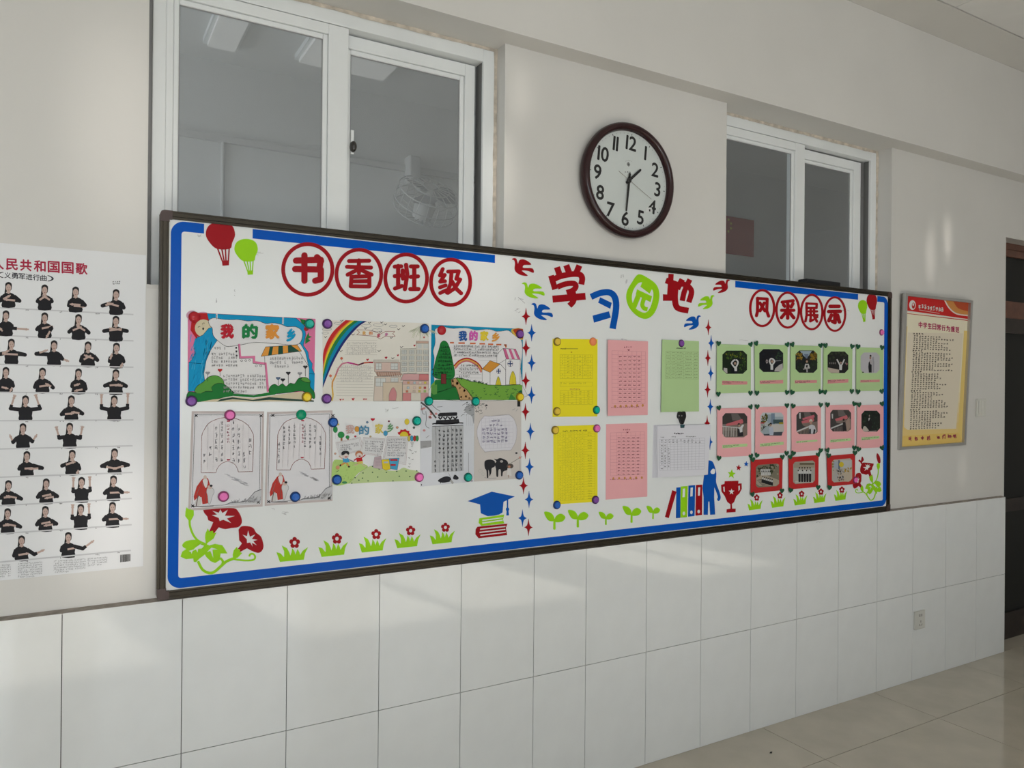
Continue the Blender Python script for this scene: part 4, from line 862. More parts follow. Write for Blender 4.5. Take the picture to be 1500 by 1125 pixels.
f.poly((.012, .17, .03), [(135, 738), (340, 725), (370, 810), (200, 870), (135, 900)]); f.poly((.012, .17, .03), [(84, 972), (88, 890), (200, 870), (375, 818), (420, 920), (430, 972)]); f.line((.01, .05, .02), smooth([(88, 890), (200, 872), (375, 818), (410, 880), (425, 970)], False, 3), 8)
f.poly((.10, .30, .06), [(88, 880), (100, 800), (160, 790), (160, 900), (120, 910)])
pth = [(325, 735), (380, 712), (425, 770), (440, 800), (510, 850), (580, 945), (570, 972), (430, 972), (400, 860), (375, 812), (335, 815)]; f.poly((.50, .31, .14), pth); f.outline((.02, .03, .02), pth, 6)
for x, y, r in ((345, 750, 12), (398, 775, 15), (348, 800, 10), (482, 860, 13), (430, 830, 9), (500, 930, 11), (445, 935, 10), (540, 950, 9)): f.poly((.30, .13, .04), ell(x, y, r, r*1.2, 10), same=True)
f.poly((.16, .025, .025), rect(208, 665, 268, 782)); f.outline(BLK, rect(208, 665, 268, 782), 4)
for i in range(34):
    x = random.uniform(440, 1150); y = random.uniform(815, 960)
    if x-440 < (y-800)*1.0: continue
    f.line((.02, .10, .03), [(x-10, y-5), (x, y+5), (x+11, y-8)], 5)
for i in range(26):
    x = random.uniform(100, 170); y = random.uniform(570, 720); f.line((.01, .08, .05), [(x-8, y), (x+8, y-8)], 7)
for i in range(20):
    x = random.uniform(390, 760); y = 715+(x-390)*.2+random.uniform(-6, 6); f.line((.01, .06, .02), [(x-10, y-12), (x, y+4), (x+6, y-16)], 6)
f.poly((.012, .12, .05), [(1110, 972), (1120, 880), (1150, 850), (1165, 880), (1165, 972)]); f.poly((.04, .22, .04), [(1000, 972), (1030, 895), (1080, 950), (1080, 972)])
f.build('illustration', e)
for ch, x, y, w, h, c in (('我', 462, 218, 100, 115, (.02, .10, .34)), ('的', 588, 215, 100, 115, (.62, .10, .42)), ('家', 715, 218, 100, 115, (.75, .58, .04)), ('乡', 848, 232, 95, 105, (.72, .32, .05))):
    f = Flat(A3, BOARD, LIFT+.0024); f.text(c, ch, x, y, w, h, fat=6); f.build('title_character', e)
f = Flat(A3, BOARD, LIFT+.0022); f.scrawl((.12, .12, .13), 355, 318, 880, 470, 19, 36, slope=.018, density=4, w=3.4); f.scrawl((.12, .12, .13), 415, 545, 640, 720, 21, 42, density=4, w=3.4); f.scrawl((.008, .05, .02), 200, 330, 300, 400, 24, 38, density=4, w=4); f.scrawl((.008, .05, .02), 170, 400, 335, 690, 24, 46, density=4, w=4)
f.build('handwriting', e)['kind'] = 'stuff'
tagb = Flat(A3, BOARD, LIFT+.0006); tagb.poly((.02, .02, .02), rect(1105, 968, 1140, 1050)); o = tagb.build('tape_tab', e)

# two poem sheets with an old man in a red robe
A4 = (265, 590, 1500/230)
M_POEM = mat('lilac_white_paper', (.75, .74, .77), rough=.65, noise=.015)
M_POEMEDGE = mat('grey_pink_paper', (.56, .49, .48), rough=.7, noise=.05, nscale=30)
def poem(quad, T, label, rows):
    e = empty('poem_sheet', base_of(A4, (quad[2][0]+quad[3][0])/2, quad[2][1]), label, 'paper', 'hand-copied poem sheets')
    sheet(A4, quad, M_POEMEDGE, e, 'border'); A, B, Cc, D = quad
    cxm = sum(p[0] for p in quad)/4; cym = sum(p[1] for p in quad)/4
    ins = lambda k: [(p[0]+(cxm-p[0])*k*1.25, p[1]+(cym-p[1])*k) for p in quad]
    f = Flat(A4, BOARD, .0010); f.poly((.75, .74, .77), ins(.048)); f.outline((.12, .12, .13), ins(.075), 4)
    f.build('sheet', e)
    t = lambda pts: [T(*p) for p in pts]
    f = Flat(A4, BOARD, .0013)
    arch_ = t([(192, 668), (198, 320)])+smooth(t([(205, 290), (260, 200), (350, 155), (450, 140), (550, 160), (640, 215), (690, 300)]), False, 3)+t([(693, 330), (684, 656), (548, 660)])+smooth(t([(540, 630), (510, 585), (445, 560), (380, 585), (345, 630), (332, 668)]), False, 3)
    f.poly((.77, .74, .76), arch_); f.outline((.30, .07, .06), arch_, 5)
    for x in range(250, 690, 56): f.line((.52, .46, .52), t([(x+8, 200), (x, 640 if not 330 < x < 545 else 560)]), 2.5)
    RD = (.50, .04, .03)
    f.poly(RD, t([(195, 738), (235, 702), (262, 730), (278, 785), (262, 850), (258, 960), (205, 968), (196, 900), (160, 905), (128, 935), (122, 895), (150, 800)]))
    f.poly((.62, .50, .44), smooth(t([(215, 705), (230, 692), (246, 705), (244, 730), (218, 732)]), True, 3)); f.poly((.70, .69, .69), smooth(t([(210, 735), (250, 730), (255, 770), (238, 815), (215, 770)]), True, 3))
    f.poly((.62, .60, .58), smooth(t([(135, 945), (178, 890), (195, 965), (150, 985)]), True, 3)); f.poly((.66, .65, .66), smooth(t([(245, 850), (255, 815), (300, 815), (318, 850), (300, 890), (280, 960), (262, 960), (255, 890)]), True, 3)); f.outline(GRY, smooth(t([(245, 850), (255, 815), (300, 815), (318, 850), (300, 890), (280, 960), (262, 960), (255, 890)]), True, 3), 4)
    f.poly((.60, .46, .40), ell(*T(275, 805), 22, 18)); f.poly(BLK, ell(*T(288, 792), 14, 11)); f.line((.15, .10, .10), t([(165, 880), (145, 985)]), 9); f.line((.15, .08, .08), t([(232, 850), (236, 960)]), 5)
    for pts, w in (([(180, 800), (150, 880)], 4), ([(200, 760), (215, 800)], 4), ([(100, 985), (200, 992), (310, 985)], 6)): f.line((.18, .14, .14), t(pts), w)
    m = t([(425, 975), (470, 955), (560, 950), (630, 935), (670, 890), (700, 855), (745, 835), (768, 825), (766, 960)]); f.poly((.58, .58, .60), m); f.line((.22, .22, .24), m[:-1], 6)
    for i in range(60):
        x = random.uniform(470, 760); y = 960-(x-450)*.22*random.random(); f.line((.24, .24, .26), t([(x, y), (x+random.uniform(4, 12), y-random.uniform(8, 28))]), 3.5)
    for i in range(26): x = random.uniform(430, 640); y = 690+(x-430)*.45+random.uniform(-14, 14); f.line((.52, .52, .56), t([(x-18, y-4), (x+18, y+5)]), 4)
    for (x, y) in t([(145, 122), (765, 124), (112, 985), (738, 950)]):
        for a in range(4): g = PI/4+a*PI/2; f.line(BLK, [(x, y), (x+20*math.cos(g), y+18*math.sin(g))], 8)
    for y in (175, 545): f.poly((.48, .02, .06), t([(436, y-6), (470, y-6), (466, y+6), (440, y+6)]))
    f.build('illustration', e)
    f = Flat(A4, BOARD, .0027)
    for x, y0, y1, st in rows: f.scrawl((.22, .22, .24), T(x-16, 0)[0], T(x, y0)[1], T(x+16, 0)[0], T(x, y1)[1], abs(T(x+31, 0)[0]-T(x, 0)[0]), st, vertical=True, density=5, w=3.4)
    f.scrawl((.50, .22, .26), T(434, 0)[0], T(450, 200)[1], T(466, 0)[0], T(450, 400)[1], abs(T(32, 0)[0]-T(0, 0)[0]), 32, vertical=True, density=5, w=3)
    f.build('handwriting', e)['kind'] = 'stuff'
poem([(103, 80), (795, 82), (780, 990), (70, 1030)], lambda x, y: (x, y), 'left of two poem sheets with a red-robed old man, pink magnets', [(660, 330, 490, 58), (603, 460, 610, 58), (552, 220, 610, 60), (498, 160, 560, 60), (390, 160, 560, 60), (334, 220, 610, 60), (280, 340, 500, 60), (222, 470, 610, 60)])
poem([(822, 88), (1448, 72), (1447, 938), (800, 985)], lambda x, y: (832+(x-95)*.925+(y-80)*-.012, 80+(y-80)*.955), 'right of two poem sheets with a red-robed old man, green and blue magnets', [(630, 320, 520, 52), (575, 215, 440, 38), (525, 215, 450, 38), (472, 215, 440, 38), (365, 215, 450, 38), (310, 215, 460, 38), (258, 225, 470, 38), (205, 380, 610, 54)])

# drawing 4: running children
A5 = (475, 595, 9.0)
M_PAPER4 = mat('thin_white_paper', (.79, .795, .80), rough=.65)
e = paper('drawing_sheet', A5, [(112, 158), (1262, 150), (1258, 975), (108, 1030)], M_PAPER4, 'drawing of two running children on a green hill with balloons', 'drawing')
f = Flat(A5, BOARD, LIFT)
f.poly((.50, .62, .30), smooth([(300, 1020), (400, 950), (480, 870), (600, 790), (700, 820), (830, 845), (960, 850), (1040, 810), (1120, 835), (1230, 855), (1258, 900), (1258, 975), (700, 1000)], True, 3))
f.poly((.46, .66, .20), smooth([(110, 1028), (112, 740), (190, 705), (300, 725), (400, 735), (500, 755), (575, 795), (500, 850), (440, 890), (380, 960), (310, 1020)], True, 3))
f.line((.20, .12, .10), smooth([(320, 1015), (400, 945), (480, 865), (570, 800)], False, 3), 3)
for i in range(40):
    x = random.uniform(125, 420); y = random.uniform(725, 980); f.line((.12, .26, .05), [(x, y), (x+7, y-14)], 4)
for x, y in ((510, 880), (635, 872), (818, 872), (503, 948), (703, 934), (455, 975), (576, 985), (988, 923), (1127, 928), (1077, 855), (1218, 852), (955, 858), (405, 943), (722, 828), (635, 792), (905, 985), (362, 1015)): f.poly((.02, .10, .04), ell(x, y, 10, 8, 8), same=True)
def frame3(q):
    f.poly((.74, .735, .745), q); f.outline((.50, .30, .30), q, 3)
    cx = sum(p[0] for p in q)/4; cy = sum(p[1] for p in q)/4; f.outline((.52, .34, .34), [(p[0]+(cx-p[0])*.13, p[1]+(cy-p[1])*.13) for p in q], 3)
frame3([(150, 480), (475, 405), (520, 575), (200, 660)]); frame3([(515, 408), (800, 430), (740, 660), (470, 620)]); frame3([(830, 400), (1100, 405), (1075, 775), (770, 700)])
BL = [((145, 308), 30, 42, (.03, .28, .08)), ((430, 302), 32, 38, (.70, .32, .05)), ((1088, 205), 32, 40, (.70, .55, .05)), ((806, 357), 28, 35, (.06, .32, .55)), ((565, 212), 16, 15, (.15, .25, .40)), ((182, 240), 14, 12, (.65, .50, .08)), ((960, 280), 17, 15, (.66, .32, .18)), ((143, 625), 14, 13, (.60, .35, .25)), ((408, 398), 14, 12, (.50, .02, .05)), ((850, 198), 13, 11, (.20, .02, .06)), ((1180, 282), 15, 15, (.10, .14, .12)), ((607, 400), 12, 11, (.66, .48, .25))]
for (x, y), rx, ry, c in BL:
    f.poly(c, ell(x, y, rx, ry, 14)); f.outline((.10, .10, .10), ell(x, y, rx, ry, 14), 2.5)
    if ry > 30: f.line(LGRY, [(x, y+ry), (x+3, y+ry+80)], 2.5)
f.poly((.48, .01, .03), [(608, 160), (668, 160), (660, 180), (636, 198), (615, 180)]); f.line(LGRY, [(638, 198), (640, 280)], 2.5)
for x, y, r, h in ((220, 378, 44, 78), (305, 408, 24, 36)): f.poly((.35, .14, .05), rect(x-6, y, x+18, y+h)); f.poly((.03, .28, .07), ell(x, y, r, r*.95, 16)); f.outline(BLK, ell(x, y, r, r*.95, 16), 3)
sunp = star(1050, 375, 92, 72, 9, .85, 0); f.poly((.48, .015, .02), [p for p in sunp if p[1] < 400]); f.poly((.70, .55, .04), [p for p in ell(1050, 385, 55, 50, 24) if p[1] < 398])
for x, c in ((1115, (.60, .50, .10)), (1152, (.05, .32, .52)), (1190, (.45, .04, .03)), (1222, (.06, .30, .10))): f.poly(c, ell(x, 425, 20, 38, 12)); f.outline(BLK, ell(x, 425, 20, 38, 12), 3)
f.poly((.55, .55, .55), [(1130, 470), (1182, 470), (1165, 520), (1148, 520)])
SK = (.66, .48, .38)
f.line(SK, [(250, 700), (190, 655)], 16); f.line((.30, .30, .34), [(315, 700), (395, 735)], 14); f.poly((.05, .33, .58), [(240, 680), (312, 680), (335, 735), (250, 750)]); f.poly((.66, .32, .08), ribbon([(275, 745), (215, 778)], 22)); f.poly((.66, .32, .08), ribbon([(290, 745), (322, 795)], 22)); f.poly(BLK, ell(210, 780, 10, 14)); f.poly(BLK, ell(324, 798, 14, 10))
f.poly((.70, .62, .58), ell(275, 650, 48, 42)); f.poly(BLK, smooth([(225, 640), (228, 605), (265, 588), (310, 592), (328, 615), (318, 640), (285, 622), (250, 645)], True, 3)); f.poly((.5, .1, .1), ell(285, 668, 22, 8))
f.line((.48, .02, .05), [(425, 690), (390, 715)], 16); f.line((.48, .02, .05), [(490, 680), (540, 640)], 12); f.poly((.50, .015, .02), [(420, 680), (490, 670), (505, 720), (425, 735)]); f.poly((.70, .60, .15), [(430, 735), (505, 722), (510, 755), (430, 765)]); f.line(SK, [(445, 762), (390, 778)], 12); f.line(SK, [(485, 755), (545, 795)], 12)
f.poly((.50, .20, .10), ell(455, 632, 50, 45)); f.poly((.70, .62, .58), ell(458, 648, 36, 32)); f.poly((.30, .05, .05), ell(465, 658, 14, 9))
f.poly((.58, .46, .50), [(660, 668), (748, 660), (760, 830), (640, 810)]); f.outline(GRY, [(660, 668), (748, 660), (760, 830), (640, 810)], 3); f.line(GRY, [(703, 660), (705, 620)], 4)
for i in range(3):
    for j in range(3): f.outline((.40, .28, .34), rect(668+j*28, 685+i*38, 688+j*28, 708+i*38), 2.5)
f.poly((.74, .58, .03), [(755, 705), (865, 698), (868, 830), (810, 845), (765, 825)]); f.poly((.40, .45, .50), rect(780, 728, 840, 750)); f.outline(BLK, [(755, 705), (865, 698), (868, 830), (810, 845), (765, 825)], 3)
f.poly((.06, .36, .58), [(850, 690), (985, 682), (960, 840), (870, 825)]); f.poly((.45, .02, .03), rect(868, 696, 962, 720)); f.poly((.45, .02, .03), rect(870, 762, 940, 786)); f.outline((.12, .14, .18), [(850, 690), (985, 682), (960, 840), (870, 825)], 4)
f.poly((.60, .30, .16), ell(175, 808, 26, 26)); f.line(BLK, [(150, 870), (190, 848)], 4); f.poly((.05, .25, .10), ell(265, 1005, 34, 16))
for x, y in ((1125, 575), (1160, 620), (1200, 600), (1115, 680), (1160, 700), (1120, 760), (1115, 798), (1140, 585), (1150, 530)): f.line((.12, .14, .13), [(x-12, y-5), (x+4, y+7), (x+12, y-8)], 4)
f.build('illustration', e)
for ch, x, y, w, h, c in (('我', 335, 305, 120, 115, (.62, .42, .38)), ('的', 520, 315, 140, 120, (.08, .26, .42)), ('家', 718, 295, 110, 130, (.72, .58, .10)), ('乡', 865, 285, 90, 120, (.15, .35, .16))):
    f = Flat(A5, BOARD, LIFT+.0032); f.text(c, ch, x, y, w, h, fat=4); f.build('title_character', e)
f = Flat(A5, BOARD, LIFT+.0032); f.scrawl((.25, .25, .28), 205, 505, 445, 590, 22, 30, slope=-.15, w=3.2); f.scrawl((.25, .25, .28), 530, 445, 770, 600, 22, 30, slope=.06, w=3.2); f.scrawl((.25, .25, .28), 825, 425, 1060, 660, 22, 34, slope=.02, w=3.2); f.build('handwriting', e)['kind'] = 'stuff'

# gate-tower poem and buffalo poem
A6 = (605, 580, 1446/180)
e = paper('poem_sheet', A6, [(85, 60), (722, 50), (712, 1008), (85, 1068)], mat('pale_blue_paper', (.64, .66, .71), rough=.65, noise=.02), 'poem sheet with a black gate tower roof and plum blossom', 'paper')
f = Flat(A6, BOARD, LIFT)
f.poly((.33, .33, .34), [(85, 530), (215, 525), (215, 600), (88, 620)]); f.poly((.36, .37, .39), smooth([(600, 160), (660, 110), (718, 100), (716, 330), (690, 240), (640, 210)], True, 3))
f.line((.10, .09, .09), smooth([(90, 75), (150, 120), (200, 170), (270, 260)], False, 3), 20); f.line(BLK, smooth([(150, 180), (155, 260), (150, 350), (190, 380)], False, 3), 5); f.line(BLK, smooth([(220, 100), (270, 150), (320, 180)], False, 3), 5); f.line(BLK, smooth([(100, 110), (110, 200), (140, 215)], False, 3), 5); f.line(BLK, [(280, 130), (345, 125)], 4)
for x, y in ((130, 145), (105, 155), (210, 190), (205, 255), (212, 215), (270, 210), (130, 405), (195, 245)): f.poly((.62, .28, .28), ell(x, y, 17, 14, 10), same=True)
f.poly(BLK, [(315, 198), (512, 192), (520, 205), (515, 232), (300, 242), (290, 222)]); f.poly(BLK, [(272, 285), (535, 272), (548, 322), (265, 335)]); f.line(BLK, smooth([(225, 332), (265, 325), (400, 330), (540, 318), (590, 320)], False, 3), 14)
for i in range(4): f.line(BLK, smooth([(300+i*58, 245), (320+i*58, 272), (345+i*58, 240)], False, 3), 16)
f.line((.08, .08, .08), [(225, 358), (590, 345)], 8)
pan = [(222, 365), (592, 352), (592, 882), (218, 908)]; f.poly((.47, .48, .50), pan)
for i in range(1, 8): f.line((.40, .41, .43), [(222+46*i, 362-i*1.6), (218+46.5*i, 905-i*3.2)], 3)
for i in range(30): x = random.uniform(580, 715); y = random.uniform(70, 240); f.line((.14, .15, .15), [(x, y), (x-random.uniform(10, 30), y+random.uniform(-6, 24))], 5)
for x in (630, 655, 680, 702): f.line((.48, .49, .52), [(x, 220), (x, 350)], 3)
f.line((.28, .28, .30), [(652, 670), (652, 900)], 5); f.line((.30, .30, .32), [(150, 495), (190, 465)], 6); f.line((.18, .18, .18), [(115, 592), (160, 590)], 6)
f.poly(BLK, smooth([(290, 1000), (330, 965), (390, 945), (440, 960), (445, 1000), (400, 1015), (340, 1020)], True, 3)); f.poly(BLK, smooth([(470, 975), (490, 925), (535, 960), (520, 985)], True, 3)); f.line((.40, .40, .40), [(440, 990), (470, 1030)], 26); f.line(BLK, [(325, 1010), (320, 1028)], 10); f.line(GRY, [(418, 905), (440, 960)], 4)
f.poly(BLK, ell(98, 1046, 6, 10)); f.poly(BLK, rect(680, 996, 700, 1004))
f.build('illustration', e)
f = Flat(A6, BOARD, LIFT+.0025)
INKD = (.11, .11, .12)
for i, (x, y0, y1) in enumerate(((558, 375, 870), (508, 378, 872), (458, 382, 875), (408, 385, 878), (357, 388, 880), (306, 385, 680), (256, 750, 890))): f.scrawl(INKD, x-19, y0, x+19, y1, 36, 51, gap=.35, vertical=True, density=6, w=4.5, fill=1)
f.build('handwriting', e)['kind'] = 'stuff'
e = paper('poem_sheet', A6, [(722, 50), (1272, 55), (1272, 972), (716, 1008)], mat('beige_paper', (.62, .575, .545), rough=.7, noise=.03), 'beige poem sheet with a black ink buffalo and rounded white panel', 'paper')
f = Flat(A6, BOARD, LIFT)
lens = smooth([(840, 232), (920, 236), (1020, 228), (1130, 218)], False, 3)+smooth([(1180, 260), (1215, 340), (1222, 430), (1205, 540), (1150, 640)], False, 3)+smooth([(1050, 640), (940, 650), (845, 660)], False, 3)+smooth([(790, 590), (755, 480), (755, 380), (790, 290)], False, 3)
f.poly((.70, .69, .74), lens); f.outline((.45, .40, .42), lens, 4)
f.grid((.54, .52, .60), [(805, 262), (1175, 258), (1175, 602), (805, 625)], 8, 8, 2.5)
for i in range(28): x = random.uniform(725, 860); y = random.uniform(90, 215); f.line((.14, .14, .14), [(x, y), (x+random.uniform(-40, 40), y-random.uniform(-6, 26))], 5)
f.poly(BLK, ell(862, 110, 14, 10)); f.poly(BLK, ell(1215, 672, 14, 10))
for i in range(12): x = random.uniform(1150, 1265); f.line((.18, .17, .16), [(x, 790-(x-1150)*.6), (x+35, 770-(x-1150)*.6)], 5)
f.line(GRY, [(1255, 755), (1258, 870)], 4); f.poly((.62, .30, .26), ell(1256, 725, 14, 14)); f.line(GRY, [(1165, 165), (1200, 150)], 5); f.line(GRY, [(1210, 180), (1230, 150)], 4)
f.poly(BLK, smooth([(838, 800), (850, 760), (910, 748), (960, 770), (960, 830), (925, 850), (920, 900), (900, 945), (895, 900), (885, 870), (885, 960), (868, 960), (862, 880), (845, 850)], True, 3))
f.poly(BLK, smooth([(950, 740), (985, 745), (1020, 730), (1065, 742), (1110, 770), (1120, 830), (1110, 870), (1060, 890), (1050, 940), (1035, 940), (1030, 870), (1005, 870), (1000, 945), (980, 945), (975, 860), (960, 800), (980, 770)], True, 3))
f.poly((.40, .37, .36), ell(1040, 770, 18, 14)); f.poly((.10, .08, .07), ell(1140, 825, 40, 30)); f.poly((.70, .68, .66), [(1110, 850), (1150, 850), (1158, 940), (1105, 930)]); f.poly((.50, .22, .14), ell(1130, 832, 16, 14)); f.line((.40, .28, .22), [(1120, 930), (1125, 962)], 10)
f.line(GRY, [(840, 960), (890, 970), (980, 965)], 5); f.outline((.45, .45, .42), ell(790, 880, 24, 18, 12), 3); f.outline((.45, .45, .42), ell(825, 920, 20, 16, 12), 3)
f.build('illustration', e)
f = Flat(A6, BOARD, LIFT+.0028); PV = (.30, .27, .42)
f.scrawl(PV, 915, 270, 1060, 315, 36, 40, w=4); f.scrawl(PV, 890, 325, 1050, 365, 40, 40, w=4); f.scrawl(PV, 805, 370, 1130, 560, 44, 47, density=5, w=4, fill=1); f.build('handwriting', e)['kind'] = 'stuff'

# ------------------------------------------------------------------ coloured sheets in the middle section
M_YEL = mat('yellow_paper', (.88, .76, .004), rough=.5, noise=.02); M_PINK = mat('pink_paper', (.86, .42, .44), rough=.6, noise=.02); M_GRN = mat('pale_green_paper', (.45, .64, .31), rough=.6, noise=.02)
def lifted(crop, quad, left=.0, right=.0, base=.0002):
    """surface of a sheet whose left or right edge stands off the board"""
    a = BOARD.at(crop[0]+quad[0][0]/crop[2], crop[1]+quad[0][1]/crop[2]).x; b = BOARD.at(crop[0]+quad[1][0]/crop[2], crop[1]+quad[1][1]/crop[2]).x
    k = (left-right)/(b-a)                              # y = -(left) + k (x-a)
    return Plane((a, -left-base, 0), (k, -1, 0))
def sheet_on(name, crop, quad, m, label, cat, left=0., right=0., group=None):
    pl = lifted(crop, quad, left, max(right, .0008 if left else 0))
    return paper(name, crop, quad, m, label, cat, pl, group), pl
def table(crop, pl, e, quad, nx, ny, col, lw, cell, skip=0, txt=.45):
    f = Flat(crop, pl, LIFT); f.grid(col, quad, nx, ny, lw); f.build('table_rules', e)['kind'] = 'stuff'
    f = Flat(crop, pl, LIFT+.00005); A, B, Cc, D = quad
    xs = nx if isinstance(nx, (list, tuple)) else [i/nx for i in range(nx+1)]; ys = ny if isinstance(ny, (list, tuple)) else [i/ny for i in range(ny+1)]
    f.k += 1
    for i in range(len(xs)-1):
        for j in range(len(ys)-1):
            if random.random() > cell: continue
            u = (xs[i]+xs[i+1])/2; v = (ys[j]+ys[j+1])/2
            x = A[0]+(B[0]-A[0])*u+(D[0]-A[0])*v; y = A[1]+(D[1]-A[1])*v+(B[1]-A[1])*u
            wd = (xs[i+1]-xs[i])*(B[0]-A[0]); n = max(1, int(wd*txt/7))
            for k in range(n): f.mark(col, x+(k-(n-1)/2)*7.5, y, 6, 7, 3, 1.7)
    f.build('table_text', e)['kind'] = 'stuff'
OLV = (.36, .31, .02)
e, pl = sheet_on('notice_sheet', ZY, [(300, 590), (585, 593), (583, 1082), (300, 1085)], M_YEL, 'upper of two bright yellow printed sheets', 'paper', group='sheets in the middle section')
table(ZY, pl, e, [(347, 690), (552, 692), (552, 842), (347, 842)], [0, .15, .35, .53, .70, .86, 1], 9, OLV, 1.0, .8); table(ZY, pl, e, [(347, 920), (552, 917), (552, 1005), (347, 1008)], 4, 6, OLV, 1.0, .9, txt=.3)
f = Flat(ZY, pl, LIFT); f.outline(OLV, [(347, 865), (552, 865), (552, 890), (347, 892)], 1); f.scrawl((.45, .12, .02), 400, 668, 520, 682, 40, 14, gap=.75, density=6, w=3); f.scrawl((.45, .10, .10), 405, 903, 500, 916, 10, 12, w=1.6); f.line((.42, .36, .03), [(350, 653), (460, 653)], 5); f.scrawl((.20, .18, .02), 350, 648, 400, 660, 9, 11, w=2); f.scrawl(OLV, 350, 867, 545, 880, 9, 11, w=1.2); f.build('heading', e)['kind'] = 'stuff'
e, pl = sheet_on('notice_sheet', ZB, [(330, 113), (635, 105), (633, 632), (332, 652)], M_YEL, 'lower of two bright yellow printed sheets, dense table', 'paper', group='sheets in the middle section')
table(ZB, pl, e, [(360, 160), (617, 150), (615, 610), (362, 628)], [0, .12, .21, .29, .37, .45, .54, .62, .70, 1], 27, (.42, .37, .02), .8, .85, txt=.4)
f = Flat(ZB, pl, LIFT); f.scrawl((.10, .09, .02), 393, 144, 585, 156, 10, 11, slope=-.04, w=2.2, density=6); f.build('heading', e)['kind'] = 'stuff'
MAR = (.30, .07, .09)
for crop, q, tq, hy, lb in ((ZY, [(650, 596), (905, 606), (903, 1073), (650, 1078)], [(676, 665), (888, 672), (886, 1000), (676, 1000)], 643, 'upper of two pink duty roster sheets'), (ZB, [(693, 100), (975, 92), (975, 597), (690, 618)], [(722, 160), (955, 150), (955, 445), (722, 455)], 138, 'lower of two pink duty roster sheets')):
    e, pl = sheet_on('notice_sheet', crop, q, M_PINK, lb, 'paper', left=.008 if crop is ZY else 0., group='sheets in the middle section')
    table(crop, pl, e, tq, [0, .18, .32, .46, .60, .74, .88, 1], 13, (.46, .15, .18), .9, .0)
    f = Flat(crop, pl, LIFT+.0001); f.k += 1
    for j in range(1, 13):
        for i, u in enumerate((.25, .39, .53, .67, .81)):
            x = tq[0][0]+(tq[1][0]-tq[0][0])*u; y = tq[0][1]+(tq[3][1]-tq[0][1])*(j+.5)/13
            for k in (-1, 0, 1): f.mark((.22, .03, .05), x+k*6, y, 6, 7, 4, 2.0)
    mx = (tq[0][0]+tq[1][0])/2
    for k in range(4): f.mark((.30, .04, .06), mx-25+k*13, hy, 9, 9, 5, 2)
    f.poly((.22, .02, .04), [(mx-8, hy+12), (mx-3, hy+16), (mx, hy+14), (mx+3, hy+16), (mx+8, hy+12), (mx+4, hy+22), (mx-4, hy+22)])
    f.build('table_text', e)['kind'] = 'stuff'
    f = Flat(crop, pl, LIFT+.0001); f.k += 1; yb = tq[3][1]+18
    for k in range(6): f.poly((.62, .28, .08), ell(tq[0][0]+20+k*(tq[1][0]-tq[0][0]-30)/5.2, yb-k*1.2, 7, 9, 10), same=True)
    f.scrawl((.35, .08, .10), tq[0][0]-5, yb+2, tq[1][0]+10, yb+14, 12, 10, w=2, slope=-.02); f.build('printed_motifs', e)['kind'] = 'stuff'
e, pl = sheet_on('notice_sheet', ZY, [(995, 595), (1228, 605), (1228, 1050), (988, 1055)], M_GRN, 'plain pale green printed sheet above the black cat clip', 'paper', left=.006, group='sheets in the middle section')
GD = (.17, .24, .10)
table(ZY, pl, e, [(1018, 668), (1225, 672), (1225, 845), (1015, 842)], [0, .15, .31, .55, .85, 1], 9, GD, .8, 1, txt=.75)
f = Flat(ZY, pl, LIFT); f.scrawl((.06, .09, .04), 1082, 644, 1150, 658, 8, 12, w=2.2, density=5); f.build('heading', e)['kind'] = 'stuff'
# stapled white sheets under the clip
M_STACK = mat('white_copy_paper', (.72, .715, .77), rough=.65)
e = empty('paper_pad', base_of(ZB, 1215, 465), 'fanned stack of white printed sheets hanging from the cat clip', 'paper')
for k, q in enumerate(([(1018, 106), (1385, 100), (1368, 450), (1008, 468)], [(1026, 108), (1395, 101), (1376, 449), (1022, 468)], [(1034, 110), (1404, 102), (1383, 448), (1034, 467)])):
    f = Flat(ZB, Plane((0, -.0004-.0022*k, 0), (0, -1, 0)), 0., .0004); f.poly(K0, q); f.build('sheet', e, M_STACK)
pl = Plane((0, -.0075, 0), (0, -1, 0)); f = Flat(ZB, pl, 0., .0004); f.poly(K0, [(1042, 112), (1412, 103), (1390, 447), (1045, 467)]); f.build('sheet', e, M_STACK)
f = Flat(ZB, pl, .0006); BLU = (.34, .34, .40)
f.grid(BLU, [(1058, 205), (1370, 195), (1366, 408), (1062, 418)], [0, .08, .17, .24, .32, .40, .48, .56, .64, .72, .80, .88, 1], 12, 1.0); f.build('table_rules', e)['kind'] = 'stuff'
f = Flat(ZB, pl, .0007); f.scrawl(BLK, 1158, 158, 1256, 172, 11, 13, w=2.6, density=6); f.scrawl((.2, .2, .22), 1052, 184, 1110, 196, 10, 11, w=1.6); f.scrawl((.2, .2, .22), 1142, 182, 1200, 194, 10, 11, w=1.6); f.scrawl((.2, .2, .22), 1238, 180, 1365, 192, 9, 11, w=1.6); f.scrawl((.2, .2, .22), 1062, 203, 1360, 232, 26, 14, gap=.45, w=2); f.scrawl((.2, .2, .22), 1062, 240, 1135, 412, 24, 17.5, gap=.4, w=2); f.build('table_text', e)['kind'] = 'stuff'
f = Flat(ZB, pl, .0004, .004); f.poly(K0, [(1201, 104), (1228, 103), (1225, 125), (1203, 126)]); clipm = mat('dark_teal_clip', (.02, .08, .10), rough=.3)
e = empty('cat_clip', base_of(ZB, 1203, 125), 'small black cat-shaped clip above the white paper stack', 'clip')
f.build('jaw', e, clipm)
